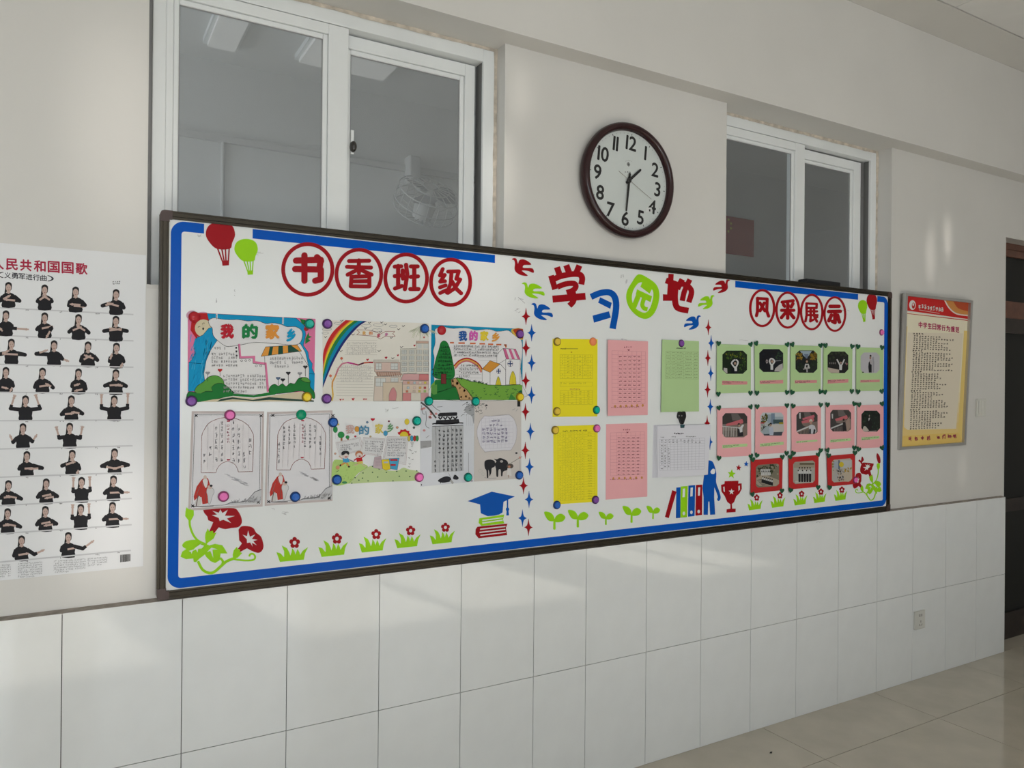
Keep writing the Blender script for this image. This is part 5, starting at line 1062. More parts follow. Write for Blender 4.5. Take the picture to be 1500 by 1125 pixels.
f = Flat(ZB, Plane((0, -.001, 0), (0, -1, 0)), 0., .012); f.poly(K0, smooth([(1184, 18), (1194, 13), (1204, 22), (1216, 12), (1226, 20), (1229, 48), (1222, 68), (1212, 96), (1200, 98), (1190, 70), (1178, 50)], True, 4)); f.build('cat_head', e, mat('black_plastic', (.012, .012, .013), rough=.3))
for x, y in ((1194, 42), (1212, 42)):
    f = Flat(ZB, Plane((0, -.013, 0), (0, -1, 0)), 0., .001); f.poly(K0, ell(x, y, 4, 5, 10)); f.build('eye', e, mat('clip_eye', (.25, .25, .25)))

# ------------------------------------------------------------------ photo cards
def octa(x0, y0, x1, y1, c=.16, skew=0.):
    w, h = (x1-x0), (y1-y0)
    p = [(c, 0), (1-c, 0), (1, c), (1, 1-c), (1-c, 1), (c, 1), (0, 1-c), (0, c)]
    return [(x0+w*u, y0+h*v+skew*(u-.5)*h) for u, v in p]
def put(f, x0, y0, x1, y1, col, pts, sk=0.): f.poly(col, [(x0+(x1-x0)*u, y0+(y1-y0)*v+sk*(u-.5)*(y1-y0)) for u, v in pts])
def el(u, v, r, s=None, n=10): return ell(u, v, r, s or r, n)
WHT = (.60, .60, .60); SKN = (.42, .27, .20); DKG = (.012, .022, .012)
def specks(f, bb, cols, n, box, r=(.02, .05), sk=0.):
    for i in range(n):
        u = random.uniform(box[0], box[2]); v = random.uniform(box[1], box[3]); q = random.uniform(*r)
        put(f, *bb, random.choice(cols), [(u+q*math.cos(a)*random.uniform(.6, 1.2), v+q*math.sin(a)*random.uniform(.6, 1.2)) for a in (0, 1.2, 2.4, 3.6, 4.9)], sk)
def ph_heart(f, b):
    specks(f, b, [(.03, .07, .012), (.06, .12, .015), (.16, .17, .01)], 40, (.12, .08, .9, .35)); specks(f, b, [(.02, .05, .01), (.05, .10, .02)], 26, (.62, .3, .93, .9))
    specks(f, b, [(.006, .008, .012)], 12, (.3, .35, .7, .95), (.06, .12)); put(f, *b, (.45, .43, .42), [(.04, .74), (.18, .76), (.19, .97), (.14, .97), (.03, .86)])
    for p in ([(.50, .75), (.36, .55), (.45, .42), (.50, .40)], [(.55, .70), (.62, .52), (.58, .42), (.52, .40)]): put(f, *b, WHT, ribbon(smooth(p, False, 3), .06))
    put(f, *b, SKN, el(.50, .55, .045, .06)); put(f, *b, WHT, [(.46, .68), (.57, .68), (.58, .88), (.48, .88)]); put(f, *b, (.01, .01, .02), [(.48, .88), (.58, .88), (.6, .98), (.47, .98)])
def ph_arms(f, b):
    specks(f, b, [(.01, .012, .02), (.008, .008, .012)], 24, (.15, .1, .85, .5), (.05, .1)); specks(f, b, [(.015, .04, .02), (.03, .06, .03)], 22, (.7, .12, .93, .45))
    put(f, *b, (.45, .42, .42), [(.62, .97), (.66, .84), (.84, .68), (.97, .62), (.98, .86), (.88, .98)]); put(f, *b, (.40, .34, .34), el(.31, .54, .045, .09)); put(f, *b, (.02, .02, .02), el(.31, .54, .02, .045))
    put(f, *b, (.28, .28, .30), ribbon([(.62, .52), (.9, .50)], .03))
    for p in ([(.48, .68), (.42, .52), (.47, .42), (.53, .42)], [(.54, .68), (.63, .55), (.58, .45), (.52, .42)]): put(f, *b, WHT, ribbon(smooth(p, False, 3), .06))
    put(f, *b, SKN, el(.53, .54, .05, .06)); put(f, *b, WHT, [(.46, .64), (.57, .64), (.57, .90), (.46, .90)]); put(f, *b, (.01, .01, .02), [(.44, .9), (.58, .9), (.58, .98), (.44, .98)])
def ph_avenue(f, b):
    put(f, *b, (.30, .38, .45), [(.2, .02), (.75, .02), (.62, .22), (.5, .35), (.36, .22)]); put(f, *b, (.14, .18, .26), [(.38, .16), (.60, .16), (.54, .36), (.48, .36)])
    specks(f, b, [(.24, .13, .01), (.13, .10, .015), (.30, .20, .02)], 40, (.03, .12, .32, .42)); specks(f, b, [(.24, .13, .01), (.13, .10, .015), (.30, .20, .02)], 40, (.66, .1, .96, .42)); specks(f, b, [DKG, (.02, .03, .02)], 30, (.05, .45, .95, .9), (.05, .1))
    put(f, *b, (.03, .012, .01), el(.5, .44, .06, .06)); put(f, *b, SKN, el(.5, .50, .045, .055)); put(f, *b, (.48, .48, .47), [(.42, .60), (.58, .60), (.64, .80), (.38, .80)]); put(f, *b, (.02, .02, .02), [(.46, .66), (.55, .66), (.52, .78), (.45, .76)]); put(f, *b, (.35, .33, .31), ribbon([(.32, .84), (.62, .80)], .045)); put(f, *b, (.40, .38, .40), [(.47, .84), (.53, .84), (.54, .98), (.48, .98)])
def ph_vee(f, b):
    specks(f, b, [(.03, .04, .02), (.01, .015, .012)], 36, (.05, .05, .95, .5), (.03, .08)); put(f, *b, (.48, .40, .34), [(.0, .74), (.55, .85), (.55, .99), (.14, .99), (.01, .88)])
    for u in (.1, .2, .28, .36, .85): put(f, *b, (.20, .18, .17), el(u, .54, .025, .05))
    put(f, *b, (.36, .14, .14), el(.92, .58, .035, .06))
    for p in ([(.58, .62), (.44, .36)], [(.68, .62), (.80, .36)]): put(f, *b, WHT, ribbon(p, .06))
    put(f, *b, SKN, el(.63, .52, .04, .05)); put(f, *b, WHT, [(.55, .60), (.70, .60), (.68, .86), (.56, .86)]); put(f, *b, (.01, .01, .012), [(.56, .86), (.68, .86), (.70, .99), (.56, .99)])
def ph_wall(f, b):
    put(f, *b, (.33, .32, .35), [(.60, .25), (.68, .2), (.72, .5), (.70, .97), (.62, .97), (.62, .5)]); put(f, *b, (.01, .01, .01), el(.52, .16, .05, .055)); put(f, *b, (.30, .16, .12), el(.51, .26, .05, .07)); put(f, *b, (.40, .36, .38), [(.46, .34), (.57, .34), (.60, .55), (.48, .55)])
    put(f, *b, (.012, .012, .016), [(.42, .50), (.46, .42), (.50, .55), (.58, .60), (.58, .98), (.43, .98), (.40, .70)]); put(f, *b, (.02, .02, .02), [(.06, .94), (.16, .94), (.18, .98), (.10, .99)])
def ph_fence(f, b, pose=0):
    put(f, *b, (.05, .044, .042), [(.12, .0), (.88, .0), (1, .14), (1, .45), (0, .45), (0, .14)]); put(f, *b, (.14, .12, .115), [(.35, .02), (.62, .02), (.8, .3), (.4, .3)])
    put(f, *b, (.52, .13, .15), [(.14, .45), (.80, .24), (.84, .36), (.82, .42), (.16, .56)]); put(f, *b, (.20, .155, .135), [(0, .55), (1, .42), (1, .9), (.85, 1), (.12, 1), (0, .86)])
    if pose == 0:
        put(f, *b, (.55, .55, .55), ribbon([(0, .54), (.6, .60)], .035))
        for u in range(9): put(f, *b, (.50, .49, .47), ribbon([(.04+u*.065, .56), (.05+u*.065, .97)], .022)); put(f, *b, (.06, .04, .03), ribbon([(.075+u*.065, .72), (.08+u*.065, .97)], .02))
        put(f, *b, (.02, .015, .015), el(.66, .47, .055, .06)); put(f, *b, SKN, el(.67, .51, .04, .045)); put(f, *b, (.02, .02, .025), [(.60, .62), (.80, .60), (.84, .95), (.62, .97)]); put(f, *b, (.62, .62, .63), [(.58, .60), (.70, .58), (.82, .46), (.86, .50), (.80, .62), (.80, .78), (.70, .80), (.68, .66)])
    elif pose == 1:
        put(f, *b, (.05, .05, .05), [(0, .14), (.2, 0), (.22, .4), (.3, .6), (.45, .66), (0, .88)]); put(f, *b, (.48, .48, .48), [(.12, .05), (.2, .03), (.2, .30), (.14, .30)]); put(f, *b, (.52, .13, .17), [(.28, .28), (.84, .12), (.86, .24), (.3, .36)])
        put(f, *b, (.56, .56, .56), ribbon([(.02, .88), (.58, .66)], .06))
        for u in range(7): put(f, *b, (.05, .045, .045), ribbon([(.14+u*.07, .90-u*.02), (.15+u*.07, 1.)], .03))
        put(f, *b, (.55, .50, .42), el(.68, .40, .08, .08)); put(f, *b, (.44, .25, .18), el(.68, .48, .06, .07)); put(f, *b, (.55, .55, .58), [(.58, .62), (.72, .56), (.86, .62), (.94, .86), (.86, .98), (.60, .98)]); put(f, *b, (.012, .012, .02), [(.60, .76), (.68, .76), (.68, .98), (.60, .98)]); put(f, *b, (.012, .012, .02), [(.82, .76), (.9, .80), (.86, .98), (.78, .98)])
    else:
        put(f, *b, (.05, .045, .045), [(0, .14), (.2, 0), (.22, .4), (.3, .6), (.6, .66), (.65, 1), (.12, 1), (0, .86)]); put(f, *b, (.48, .48, .48), [(.06, .18), (.13, .18), (.13, .40), (.08, .40)])
        put(f, *b, (.52, .52, .52), ribbon([(.02, .86), (.66, .62)], .06))
        for u in range(6): put(f, *b, (.20, .16, .15), ribbon([(.20+u*.07, .86-u*.02), (.21+u*.07, 1.)], .025))
        put(f, *b, (.02, .015, .015), el(.64, .46, .05, .06)); put(f, *b, (.02, .015, .018), [(.60, .56), (.72, .56), (.78, .97), (.60, .97)]); put(f, *b, (.34, .24, .20), [(.74, .55), (.92, .30), (.96, .80), (.86, .98), (.80, .98)])
def ph_city(f, b):
    put(f, *b, (.50, .53, .56), [(.1, 0), (.9, 0), (1, .14), (1, .4), (0, .4), (0, .14)]); put(f, *b, (.30, .36, .42), rect(.30, .08, .46, .44)); put(f, *b, (.18, .24, .32), rect(.46, .03, .62, .50)); put(f, *b, (.34, .40, .44), rect(.62, .18, .98, .44)); put(f, *b, (.05, .09, .10), rect(.55, .30, .98, .48))
    specks(f, b, [(.16, .11, .01), (.06, .08, .01), (.02, .03, .01)], 40, (.04, .06, .30, .42)); put(f, *b, (.35, .28, .03), rect(.80, .42, .98, .50)); put(f, *b, (.40, .06, .06), rect(.0, .42, .16, .48)); specks(f, b, [(.03, .03, .03), (.2, .22, .12)], 24, (.04, .48, .4, .8))
    put(f, *b, (.52, .49, .47), [(.45, .53), (1, .53), (1, .82), (.45, .86)]); put(f, *b, (.06, .07, .09), [(.12, .86), (.95, .84), (.9, 1), (.14, 1)]); put(f, *b, (.34, .40, .44), [(.04, .80), (.2, .62), (.32, .58), (.4, .66), (.40, .92), (.16, .94)])
    put(f, *b, (.02, .02, .025), el(.43, .50, .055, .06)); put(f, *b, (.40, .26, .2), el(.43, .55, .04, .05)); put(f, *b, (.42, .46, .56), [(.36, .64), (.52, .62), (.56, .84), (.54, .98), (.38, .98)])
def ph_dark(f, b):
    specks(f, b, [(.015, .03, .018), (.02, .045, .025), (.006, .008, .006)], 60, (.06, .06, .94, .85), (.03, .07)); put(f, *b, (.50, .46, .40), smooth([(.06, .92), (.1, .76), (.2, .74), (.3, .84), (.38, .96), (.16, .99)], True, 3)); put(f, *b, (.40, .38, .34), ribbon([(.4, .98), (.8, .96)], .03))
    put(f, *b, (.006, .006, .008), smooth([(.34, .52), (.42, .38), (.50, .42), (.54, .7), (.5, .92), (.38, .9)], True, 3)); put(f, *b, (.45, .45, .46), [(.36, .36), (.43, .32), (.44, .38), (.37, .50)]); put(f, *b, (.28, .24, .22), el(.41, .24, .03, .05))
def ph_group(f, b):
    specks(f, b, [(.22, .20, .14), (.06, .07, .03), (.30, .27, .2), (.03, .04, .02)], 70, (.05, .05, .95, .5), (.03, .07), -.1); put(f, *b, (.38, .33, .26), [(.0, .62), (.3, .42), (.98, .70), (.98, .86), (.84, .96), (.14, .96), (0, .86)])
    for i in range(6): put(f, *b, (.06, .055, .05), ribbon([(.04+i*.04, .70+i*.05), (.6, .60+i*.06)], .02))
    for r, (u0, n, v) in enumerate(((.22, 6, .22), (.24, 6, .36))):
        for i in range(n): u = u0+i*.07; put(f, *b, (.02, .02, .02), el(u, v-.05, .022, .03)); put(f, *b, (.58, .58, .57), [(u-.03, v), (u+.03, v), (u+.03, v+.13), (u-.03, v+.13)])
    for i in range(6): u = .28+i*.08; v = .60+i*.025; put(f, *b, (.02, .02, .02), el(u, v-.05, .025, .03)); put(f, *b, (.55, .55, .55), [(u-.03, v-.02), (u+.03, v-.02), (u+.03, v+.06), (u-.03, v+.06)]); put(f, *b, (.015, .015, .018), [(u-.05, v+.06), (u+.03, v+.06), (u+.03, v+.22), (u-.06, v+.2)])
def ph_line(f, b):
    put(f, *b, (.34, .30, .23), rect(.04, .06, .98, .30)); put(f, *b, (.12, .09, .05), rect(.3, .08, .96, .16)); put(f, *b, (.38, .38, .34), rect(.02, .30, .98, .84)); put(f, *b, (.50, .48, .44), rect(.1, .88, .9, .97))
    for i in range(5):
        u = .29+i*.12; put(f, *b, (.015, .012, .01), el(u, .30, .035, .04)); put(f, *b, (.40, .26, .2), el(u, .35, .026, .03)); put(f, *b, (.58, .58, .57), [(u-.05, .40), (u+.05, .40), (u+.055, .60), (u-.055, .60)]); put(f, *b, (.012, .012, .016), [(u-.05, .56), (u+.05, .56), (u+.045, .94), (u-.045, .94)])
    for i in range(4): u = .23+i*.19; put(f, *b, (.02, .015, .012), el(u, .42, .03, .035)); put(f, *b, (.55, .55, .55), el(u, .50, .03, .05))
def ph_yard(f, b):
    put(f, *b, (.36, .40, .46), rect(.05, .1, .45, .42)); put(f, *b, (.48, .49, .50), rect(.45, .06, .95, .4)); put(f, *b, (.08, .12, .16), rect(.32, .05, .38, .5)); put(f, *b, (.52, .44, .34), [(.3, .55), (1, .5), (1, .86), (.84, 1), (.3, .99)]); put(f, *b, (.62, .48, .03), el(.47, .24, .12, .12)); specks(f, b, [(.45, .28, .03), (.30, .20, .05)], 22, (.6, .36, .96, .56)); specks(f, b, [(.26, .22, .08)], 10, (.02, .08, .12, .5))
    specks(f, b, [(.02, .02, .02), (.45, .45, .46), (.10, .09, .10), (.3, .22, .18)], 60, (.16, .46, .60, .96), (.02, .05)); put(f, *b, (.44, .42, .40), [(.04, .72), (.2, .6), (.28, .98), (.14, .99), (.02, .86)])
card_hearts = []
def card(crop, quad, pb, photo_bg, draw, cap, m, capcol, label, group, left=.005, rounded=False, sk=0.):
    e, pl = sheet_on('photo_card', crop, quad, m, label, 'photo card', left=left, group=group)
    f = Flat(crop, pl, LIFT); f.poly(photo_bg, octa(*pb, c=.10 if rounded else .17, skew=sk)); draw(f, pb)
    f.build('photograph', e, INK_GLOSS)
    if cap:
        f = Flat(crop, pl, LIFT); f.poly(capcol, cap); x0, y0 = cap[0]; x1 = cap[1][0]; sl = (cap[1][1]-y0)/(x1-x0)
        f.scrawl((.07, .05, .05), x0+4, y0+3, x1-4, y0+11, 6.5, 8, slope=sl, w=1.7, density=4)
        if cap[3][1]-y0 > 18: f.scrawl((.07, .05, .05), x0+4, y0+12, x0+(x1-x0)*.6, y0+20, 6.5, 8, slope=sl, w=1.7, density=4)
        f.build('caption_strip', e)
    return e
G5 = ['first', 'second', 'third', 'fourth', 'fifth']
CAPP = (.68, .28, .29); CAPG = (.48, .68, .32)
green = [([(150, 570), (400, 577), (398, 925), (148, 932)], (190, 618, 370, 788), DKG, ph_heart, [(187, 838), (372, 843), (372, 866), (187, 870)]), ([(425, 570), (668, 578), (665, 920), (430, 925)], (460, 607, 635, 775), (.008, .009, .014), ph_arms, [(463, 838), (635, 833), (635, 858), (463, 862)]),
    ([(690, 578), (912, 585), (910, 915), (688, 920)], (725, 617, 885, 780), (.012, .016, .016), ph_avenue, [(720, 836), (882, 834), (882, 854), (720, 858)]), ([(932, 585), (1143, 592), (1140, 912), (928, 918)], (960, 625, 1112, 782), (.012, .012, .012), ph_vee, [(960, 832), (1112, 826), (1112, 852), (960, 860)]), ([(1170, 593), (1370, 600), (1368, 912), (1170, 915)], (1202, 632, 1342, 782), (.48, .47, .50), ph_wall, [(1200, 834), (1342, 830), (1342, 848), (1200, 852)])]
DG = ['person making a heart with raised arms', 'person with arms in a ring before dark trees', 'seated person on an autumn avenue', 'person in white with arms raised wide', 'person leaning on a pale wall']
for i, (q, pb, bg, dr, cp) in enumerate(green):
    card(ZG, q, pb, bg, dr, cp, M_GRN, CAPP, 'light green photo card showing a '+DG[i], 'light green photo cards'); card_hearts.append((ZG, q, '%s light green photo card' % G5[i], (0, 1, 2, 3)))
pink = [([(152, 92), (400, 85), (402, 437), (152, 450)], (190, 126, 372, 303), (.2, .17, .16), lambda f, b: ph_fence(f, b, 0), [(190, 360), (372, 348), (372, 370), (190, 383)]), ([(432, 82), (665, 75), (662, 415), (430, 430)], (468, 122, 638, 290), (.45, .47, .48), ph_city, [(465, 350), (638, 334), (638, 357), (465, 372)]),
    ([(695, 78), (912, 70), (912, 395), (697, 415)], (732, 118, 887, 280), (.10, .09, .09), lambda f, b: ph_fence(f, b, 1), [(730, 332), (885, 319), (885, 333), (730, 345)]), ([(947, 68), (1158, 62), (1158, 375), (947, 393)], (980, 102, 1132, 260), (.10, .09, .09), lambda f, b: ph_fence(f, b, 2), [(980, 320), (1130, 310), (1130, 328), (980, 341)]), ([(1178, 68), (1370, 62), (1370, 375), (1175, 385)], (1208, 108, 1345, 262), (.01, .014, .012), ph_dark, [(1208, 303), (1340, 293), (1340, 312), (1208, 325)])]
DP = ['waving person by a white railing', 'person in pale blue before city buildings', 'fair-haired person close to a railing', 'dark-clad person leaning on a railing', 'dark figure at night among trees']
for i, (q, pb, bg, dr, cp) in enumerate(pink):
    card(ZP, q, pb, bg, dr, cp, M_PINK, CAPG, 'pink photo card showing a '+DP[i], 'pink photo cards'); card_hearts.append((ZP, q, '%s pink photo card' % G5[i], (0, 1, 2, 3)))
M_REDP = mat('red_card', (.52, .012, .015), rough=.45)
red = [([(400, 470), (632, 452), (628, 690), (397, 715)], (435, 500, 605, 666), (.20, .18, .13), ph_group), ([(675, 450), (895, 432), (893, 665), (677, 685)], (708, 478, 868, 640), (.36, .34, .28), ph_line), ([(955, 440), (1163, 422), (1160, 645), (962, 665)], (992, 462, 1140, 628), (.46, .43, .38), ph_yard)]
DR = ['large group on outdoor steps', 'row of students in white shirts', 'group under a yellow ball in a yard']
for i, (q, pb, bg, dr) in enumerate(red):
    card(ZP, q, pb, bg, dr, None, M_REDP, None, 'red framed photo card showing a '+DR[i], 'red photo cards', rounded=True, sk=-.08); card_hearts.append((ZP, q, '%s red photo card' % G5[i], (0, 1, 2, 3) if i < 2 else (0, 1, 3)))
M_HEART = mat('dark_green_foam', (.004, .085, .035), rough=.4)
HEART = [(0, .95), (-.55, .42), (-.95, -.1), (-.9, -.62), (-.45, -.85), (0, -.45), (.45, -.85), (.9, -.62), (.95, -.1), (.55, .42)]
HEART = smooth(HEART, True, 2); CN = ['top left', 'top right', 'bottom right', 'bottom left']
for crop, q, nm, cs in card_hearts:
    for c in cs:
        x, y = q[c]; a = random.uniform(-.45, .45); s = 21
        x += (-1 if c in (0, 3) else 1)*(-4); y += (4 if c in (0, 1) else -4)*-1
        if 'fifth' in nm and c in (1, 2): x -= 8
        f = Flat(crop, BOARD, .0012+.006*(c in (0, 3)), .0016)
        f.poly(K0, [(x+s*.80*(px*math.cos(a)-py*math.sin(a)), y+s*1.0*(px*math.sin(a)+py*math.cos(a))) for px, py in HEART])
        tag(f.build('heart_sticker', None, M_HEART), 'dark green heart at the %s corner of the %s' % (CN[c], nm), 'sticker', 'dark green hearts on photo card corners')

# ------------------------------------------------------------------ sign-language anthem poster on the left
AP = (0, 340, 964/240)
M_POSTER = mat('coated_poster_paper', (.77, .775, .79), rough=.32, bump=.02, bscale=3)
tr = WALL.at(214, 374); bl = WALL.at(0, 848); cxp = WALL.at(152/AP[2], 340+190/AP[2]).x
PX0, PX1, PZ0, PZ1 = 2*cxp-tr.x, tr.x, 1.005, tr.z
post = empty('poster', ((PX0+PX1)/2, Y_PLASTER, PZ0), 'white poster with rows of people in black tops making hand signs', 'poster')
boxes('sheet', [(PX0, PX1, Y_PLASTER-.0012, Y_PLASTER-.0002, PZ0, PZ1)], M_POSTER, post)
PPL = Plane((0, Y_PLASTER-.0013, 0), (0, -1, 0))
CR = (.42, .02, .06)
for i, ch in enumerate('中华人民共和国国歌'):
    f = Flat(AP, PPL, 0.); x = 70+(i-3)*82; f.text(CR, ch, x, 190+(x-70)*.062, 74, 68, fat=2.2, shear=.062); f.build('title_character', post)
f = Flat(AP, PPL, 0.); f.text((.05, .05, .06), '（义勇军进行曲）', 150, 262, 42, 36, fat=.8, shear=.075); f.build('subtitle', post)['kind'] = 'stuff'
f = Flat(AP, PPL, 0.); f.scrawl((.12, .12, .13), 660, 284, 708, 312, 12, 13, w=2, density=4)
ROWS = [((0, 445), (785, 485)), ((0, 608), (785, 640)), ((0, 778), (785, 795)), ((0, 943), (785, 948)), ((0, 1110), (785, 1105)), ((0, 1276), (780, 1257)), ((0, 1442), (780, 1414)), ((0, 1609), (775, 1567)), ((0, 1774), (775, 1721)), ((0, 1941), (770, 1872))]
for a, b in ROWS:
    k = (b[1]-a[1])/(b[0]-a[0]); f.line((.60, .60, .62), [(-430, a[1]-430*k), b], 8)
    for x in (-280, -60, 150, 350, 560, 690): f.scrawl((.15, .15, .16), x, a[1]+x*k+2, x+24, a[1]+x*k+12, 9, 10, w=1.8, density=4)
for x0, y0, x1, y1 in ((105, 1945, 250, 2030), (315, 1930, 500, 2005), (515, 1915, 630, 1965), (-80, 1960, 62, 2050), (-330, 1990, -130, 2070)):
    f.scrawl((.28, .28, .29), x0, y0, x1, y1, 9, 13, slope=-.07, w=1.6, density=3)
for i in range(24): f.poly((.03, .03, .03), rect(707+i*2.5, 1898-i*.2, 707+i*2.5+random.choice((1, 1.6, 2)), 1942-i*.25), same=True)
f.build('small_print', post)['kind'] = 'stuff'
HAIR, TOP, FACE = (.018, .015, .016), (.012, .011, .014), (.52, .38, .33)
def person(cx, top, le, lh, re_, rh, up=False):
    f = Flat(AP, PPL, .0001); X = lambda p: (cx+p[0], top+p[1]); ht = 150
    f.poly(HAIR, smooth([X((-19, 30)), X((-18, 10)), X((0, 0)), X((18, 10)), X((19, 32)), X((14, 50)), X((-14, 62)), X((-20, 80)), X((-24, 70))], True, 3))
    f.poly(FACE, [X((-9, 48)), X((9, 48)), X((14, 72)), X((-14, 72))]); f.poly(FACE, ell(cx, top+35, 15.5, 22, 14))
    f.poly((.30, .14, .13), ell(cx, top+48, 4.5, 2, 8)); f.poly((.10, .06, .06), ell(cx-6, top+33, 2.6, 1.5, 6)); f.poly((.10, .06, .06), ell(cx+6, top+33, 2.6, 1.5, 6), same=True)
    f.poly(TOP, smooth([X((-13, 64)), X((0, 71)), X((13, 64)), X((36, 76)), X((42, 92)), X((38, 120)), X((37, ht)), X((-37, ht)), X((-38, 120)), X((-42, 92)), X((-36, 76))], True, 2))
    for s, el_, ha in ((-1, le, lh), (1, re_, rh)):
        sh = X((s*33, 84)); E_ = X(el_); H = X(ha)
        M_ = ((E_[0]*.65+H[0]*.35), (E_[1]*.65+H[1]*.35))
        f.poly(TOP, ribbon([sh, E_], 23)); f.poly(TOP, ell(E_[0], E_[1], 11.5, n=10)); f.poly(TOP, ribbon([E_, M_], 19))
        f.poly(FACE, ribbon([M_, H], 11)); d = math.atan2(H[1]-M_[1], H[0]-M_[0])
        f.poly(FACE, ell(H[0], H[1], 8.5, 7.5, 10))
        for k in (-.5, -.15, .2, .55) if up else (-.2, .15):
            f.poly(FACE, ribbon([H, (H[0]+(20 if up else 15)*math.cos(d+k), H[1]+(20 if up else 15)*math.sin(d+k))], 4.5))
    f.build('printed_figure', post)
R8 = [((-45, 105), (5, 100), (75, 110), (0, 95)), ((-50, 110), (25, 95), (65, 105), (5, 115)), ((-50, 85), (-48, 20), (50, 80), (48, 15)), ((-52, 105), (35, 100), (50, 100), (80, 100))]
FIG = [(50, 293, (-48, 110), (0, 85), (65, 112), (-10, 105)), (263, 308, (-42, 100), (-8, 76), (42, 100), (8, 76)), (445, 320, (-40, 112), (42, 118), (55, 110), (-20, 105)), (683, 335, (-80, 98), (-30, 88), (45, 110), (-40, 85)),
    (35, 460, (-40, 100), (-30, 112), (35, 105), (120, 112)), (263, 472, (-45, 100), (35, 85), (40, 95), (15, 140)), (462, 482, (-55, 105), (5, 80), (60, 110), (0, 75)), (682, 492, (-70, 90), (20, 80), (65, 90), (-25, 75)),
    (67, 627, (-70, 92), (-25, 75), (80, 95), (-40, 90)), (318, 636, (-105, 80), (-50, 62), (48, 110), (75, 120)), (518, 643, (-42, 115), (5, 90), (55, 110), (-10, 85)), (685, 650, (-40, 110), (-30, 78), (42, 112), (30, 135)),
    (35, 793, (-40, 115), (0, 125), (42, 112), (30, 135)), (250, 797, (-45, 115), (30, 105), (62, 118), (30, 100)), (462, 802, (-38, 105), (-5, 95), (42, 120), (-10, 130)), (682, 806, (-65, 98), (15, 92), (60, 100), (0, 95)),
    (150, 960, (-88, 78), (-68, 15), (86, 78), (64, 12)), (420, 960, (-58, 112), (0, 108), (65, 108), (15, 100)), (672, 960, (-75, 75), (-75, 10), (78, 75), (80, 5)),
    (135, 1124, (-58, 112), (-72, 80), (55, 108), (75, 78)), (410, 1121, (-62, 90), (-75, 40), (62, 90), (72, 38)),
    (158, 1288, (-45, 105), (45, 100), (90, 100), (25, 105)), (425, 1280, (-60, 95), (5, 75), (42, 112), (30, 135)), (674, 1272, (-75, 105), (0, 118), (80, 98), (5, 118)),
    (50, 1459, *R8[0]), (272, 1449, *R8[1]), (480, 1440, *R8[2]), (668, 1431, *R8[3]), (45, 1624, *R8[0]), (267, 1611, *R8[1]), (475, 1599, *R8[2]), (662, 1587, *R8[3]),
    (127, 1784, (-45, 120), (30, 108), (75, 112), (122, 90)), (402, 1764, (-40, 110), (60, 90), (85, 98), (140, 58))]
for x, t_, *r in FIG: person(x, t_, *r, up=r[1][1] < 45)
for j, (a, b) in enumerate(ROWS):
    k = (b[1]-a[1])/(b[0]-a[0])
    for x in (-330, -130): person(x, a[1]+x*k-150, *R8[(j+(x == -130)) % 2])

# ------------------------------------------------------------------ framed rules of conduct on the right, leaning off the wall
AR = (1290, 400, 788/210)
LP = Plane((0, .004, 1.62), (0, -1, -.030))
e = empty('framed_poster', (-.66, Y_PLASTER, 1.20), 'silver framed red and cream notice of school rules beside the board', 'poster')
def rq(d, h, quad=[(135, 110), (505, 150), (465, 945), (100, 972)]):
    c = [sum(p[k] for p in quad)/4 for k in (0, 1)]
    return [(p[0]+(c[0]-p[0])*d, p[1]+(c[1]-p[1])*d*.55) for p in quad]
M_SILVER = mat('brushed_silver', (.52, .51, .50), rough=.3, metal=.7)
f = Flat(AR, LP, -.018, .008); f.poly(K0, rq(0, 0)); f.build('backing', e, mat('board_back', (.30, .28, .26)))
out, inn = rq(0, 0), rq(.065, 0)
for k in range(4):
    f = Flat(AR, LP, -.018, .022); j = (k+1) % 4; f.poly(K0, [out[k], out[j], inn[j], inn[k]]); f.build('frame_bar', e, M_SILVER)
LPP = Plane(LP.p, LP.n)
TL, TR, BR, BL = inn
def bi(u, v): return tuple((TL[k]*(1-u)+TR[k]*u)*(1-v)+(BL[k]*(1-u)+BR[k]*u)*v for k in (0, 1))
def q4(u0, v0, u1, v1): return [bi(u0, v0), bi(u1, v0), bi(u1, v1), bi(u0, v1)]
def curve(pts): return [bi(*p) for p in pts]
f = Flat(AR, LP, -.009)
NB = 14
for i in range(NB):                                     # cream sheet warming to gold at the foot
    t = i/(NB-1); a = max(0, (t-.55)/.45); f.poly((.82-.02*a, .76-.20*a, .58-.42*a), q4(0, i/NB, 1, (i+1)/NB), same=True)
f.poly((.80, .60, .20), curve([(0, .2), (.05, .2), (.045, .9), (0, .98)])); f.poly((.80, .60, .20), curve([(.95, .2), (1, .2), (1, .98), (.93, .92)]))
f.poly((.76, .68, .54), curve([(.06, .87), (.06, .24), (.94, .22), (.90, .90), (.12, .89)]))
f.poly((.58, .02, .02), curve([(0, 0), (1, 0), (1, .115), (0, .095)])); f.poly((.72, .70, .66), curve([(0, .095), (1, .118), (1, .124), (0, .102)])); f.poly((.50, .04, .03), curve([(0, .112), (1, .122), (1, .128), (0, .116)]))
sw = smooth(curve([(.62, -.002), (.70, .05), (.82, .085), (1, .09)]), False, 5); f.poly((.62, .26, .07), sw+[bi(1, 0)]); f.poly((.48, .08, .03), smooth(curve([(.76, 0), (.84, .045), (1, .06)]), False, 4)+[bi(1, 0)]); f.poly((.72, .68, .62), ribbon(sw, 7))
c_ = bi(.115, .055); f.poly((.72, .71, .69), ell(c_[0], c_[1], 18, 27, 20)); f.poly((.48, .025, .02), ell(c_[0]+5, c_[1]+3, 9, 17, 16)); f.poly((.72, .71, .69), ell(c_[0]+4, c_[1]-3, 4.5, 8, 12))
f.build('printed_background', e)
f = Flat(AR, LP, -.0085); GLD = (.72, .70, .66)
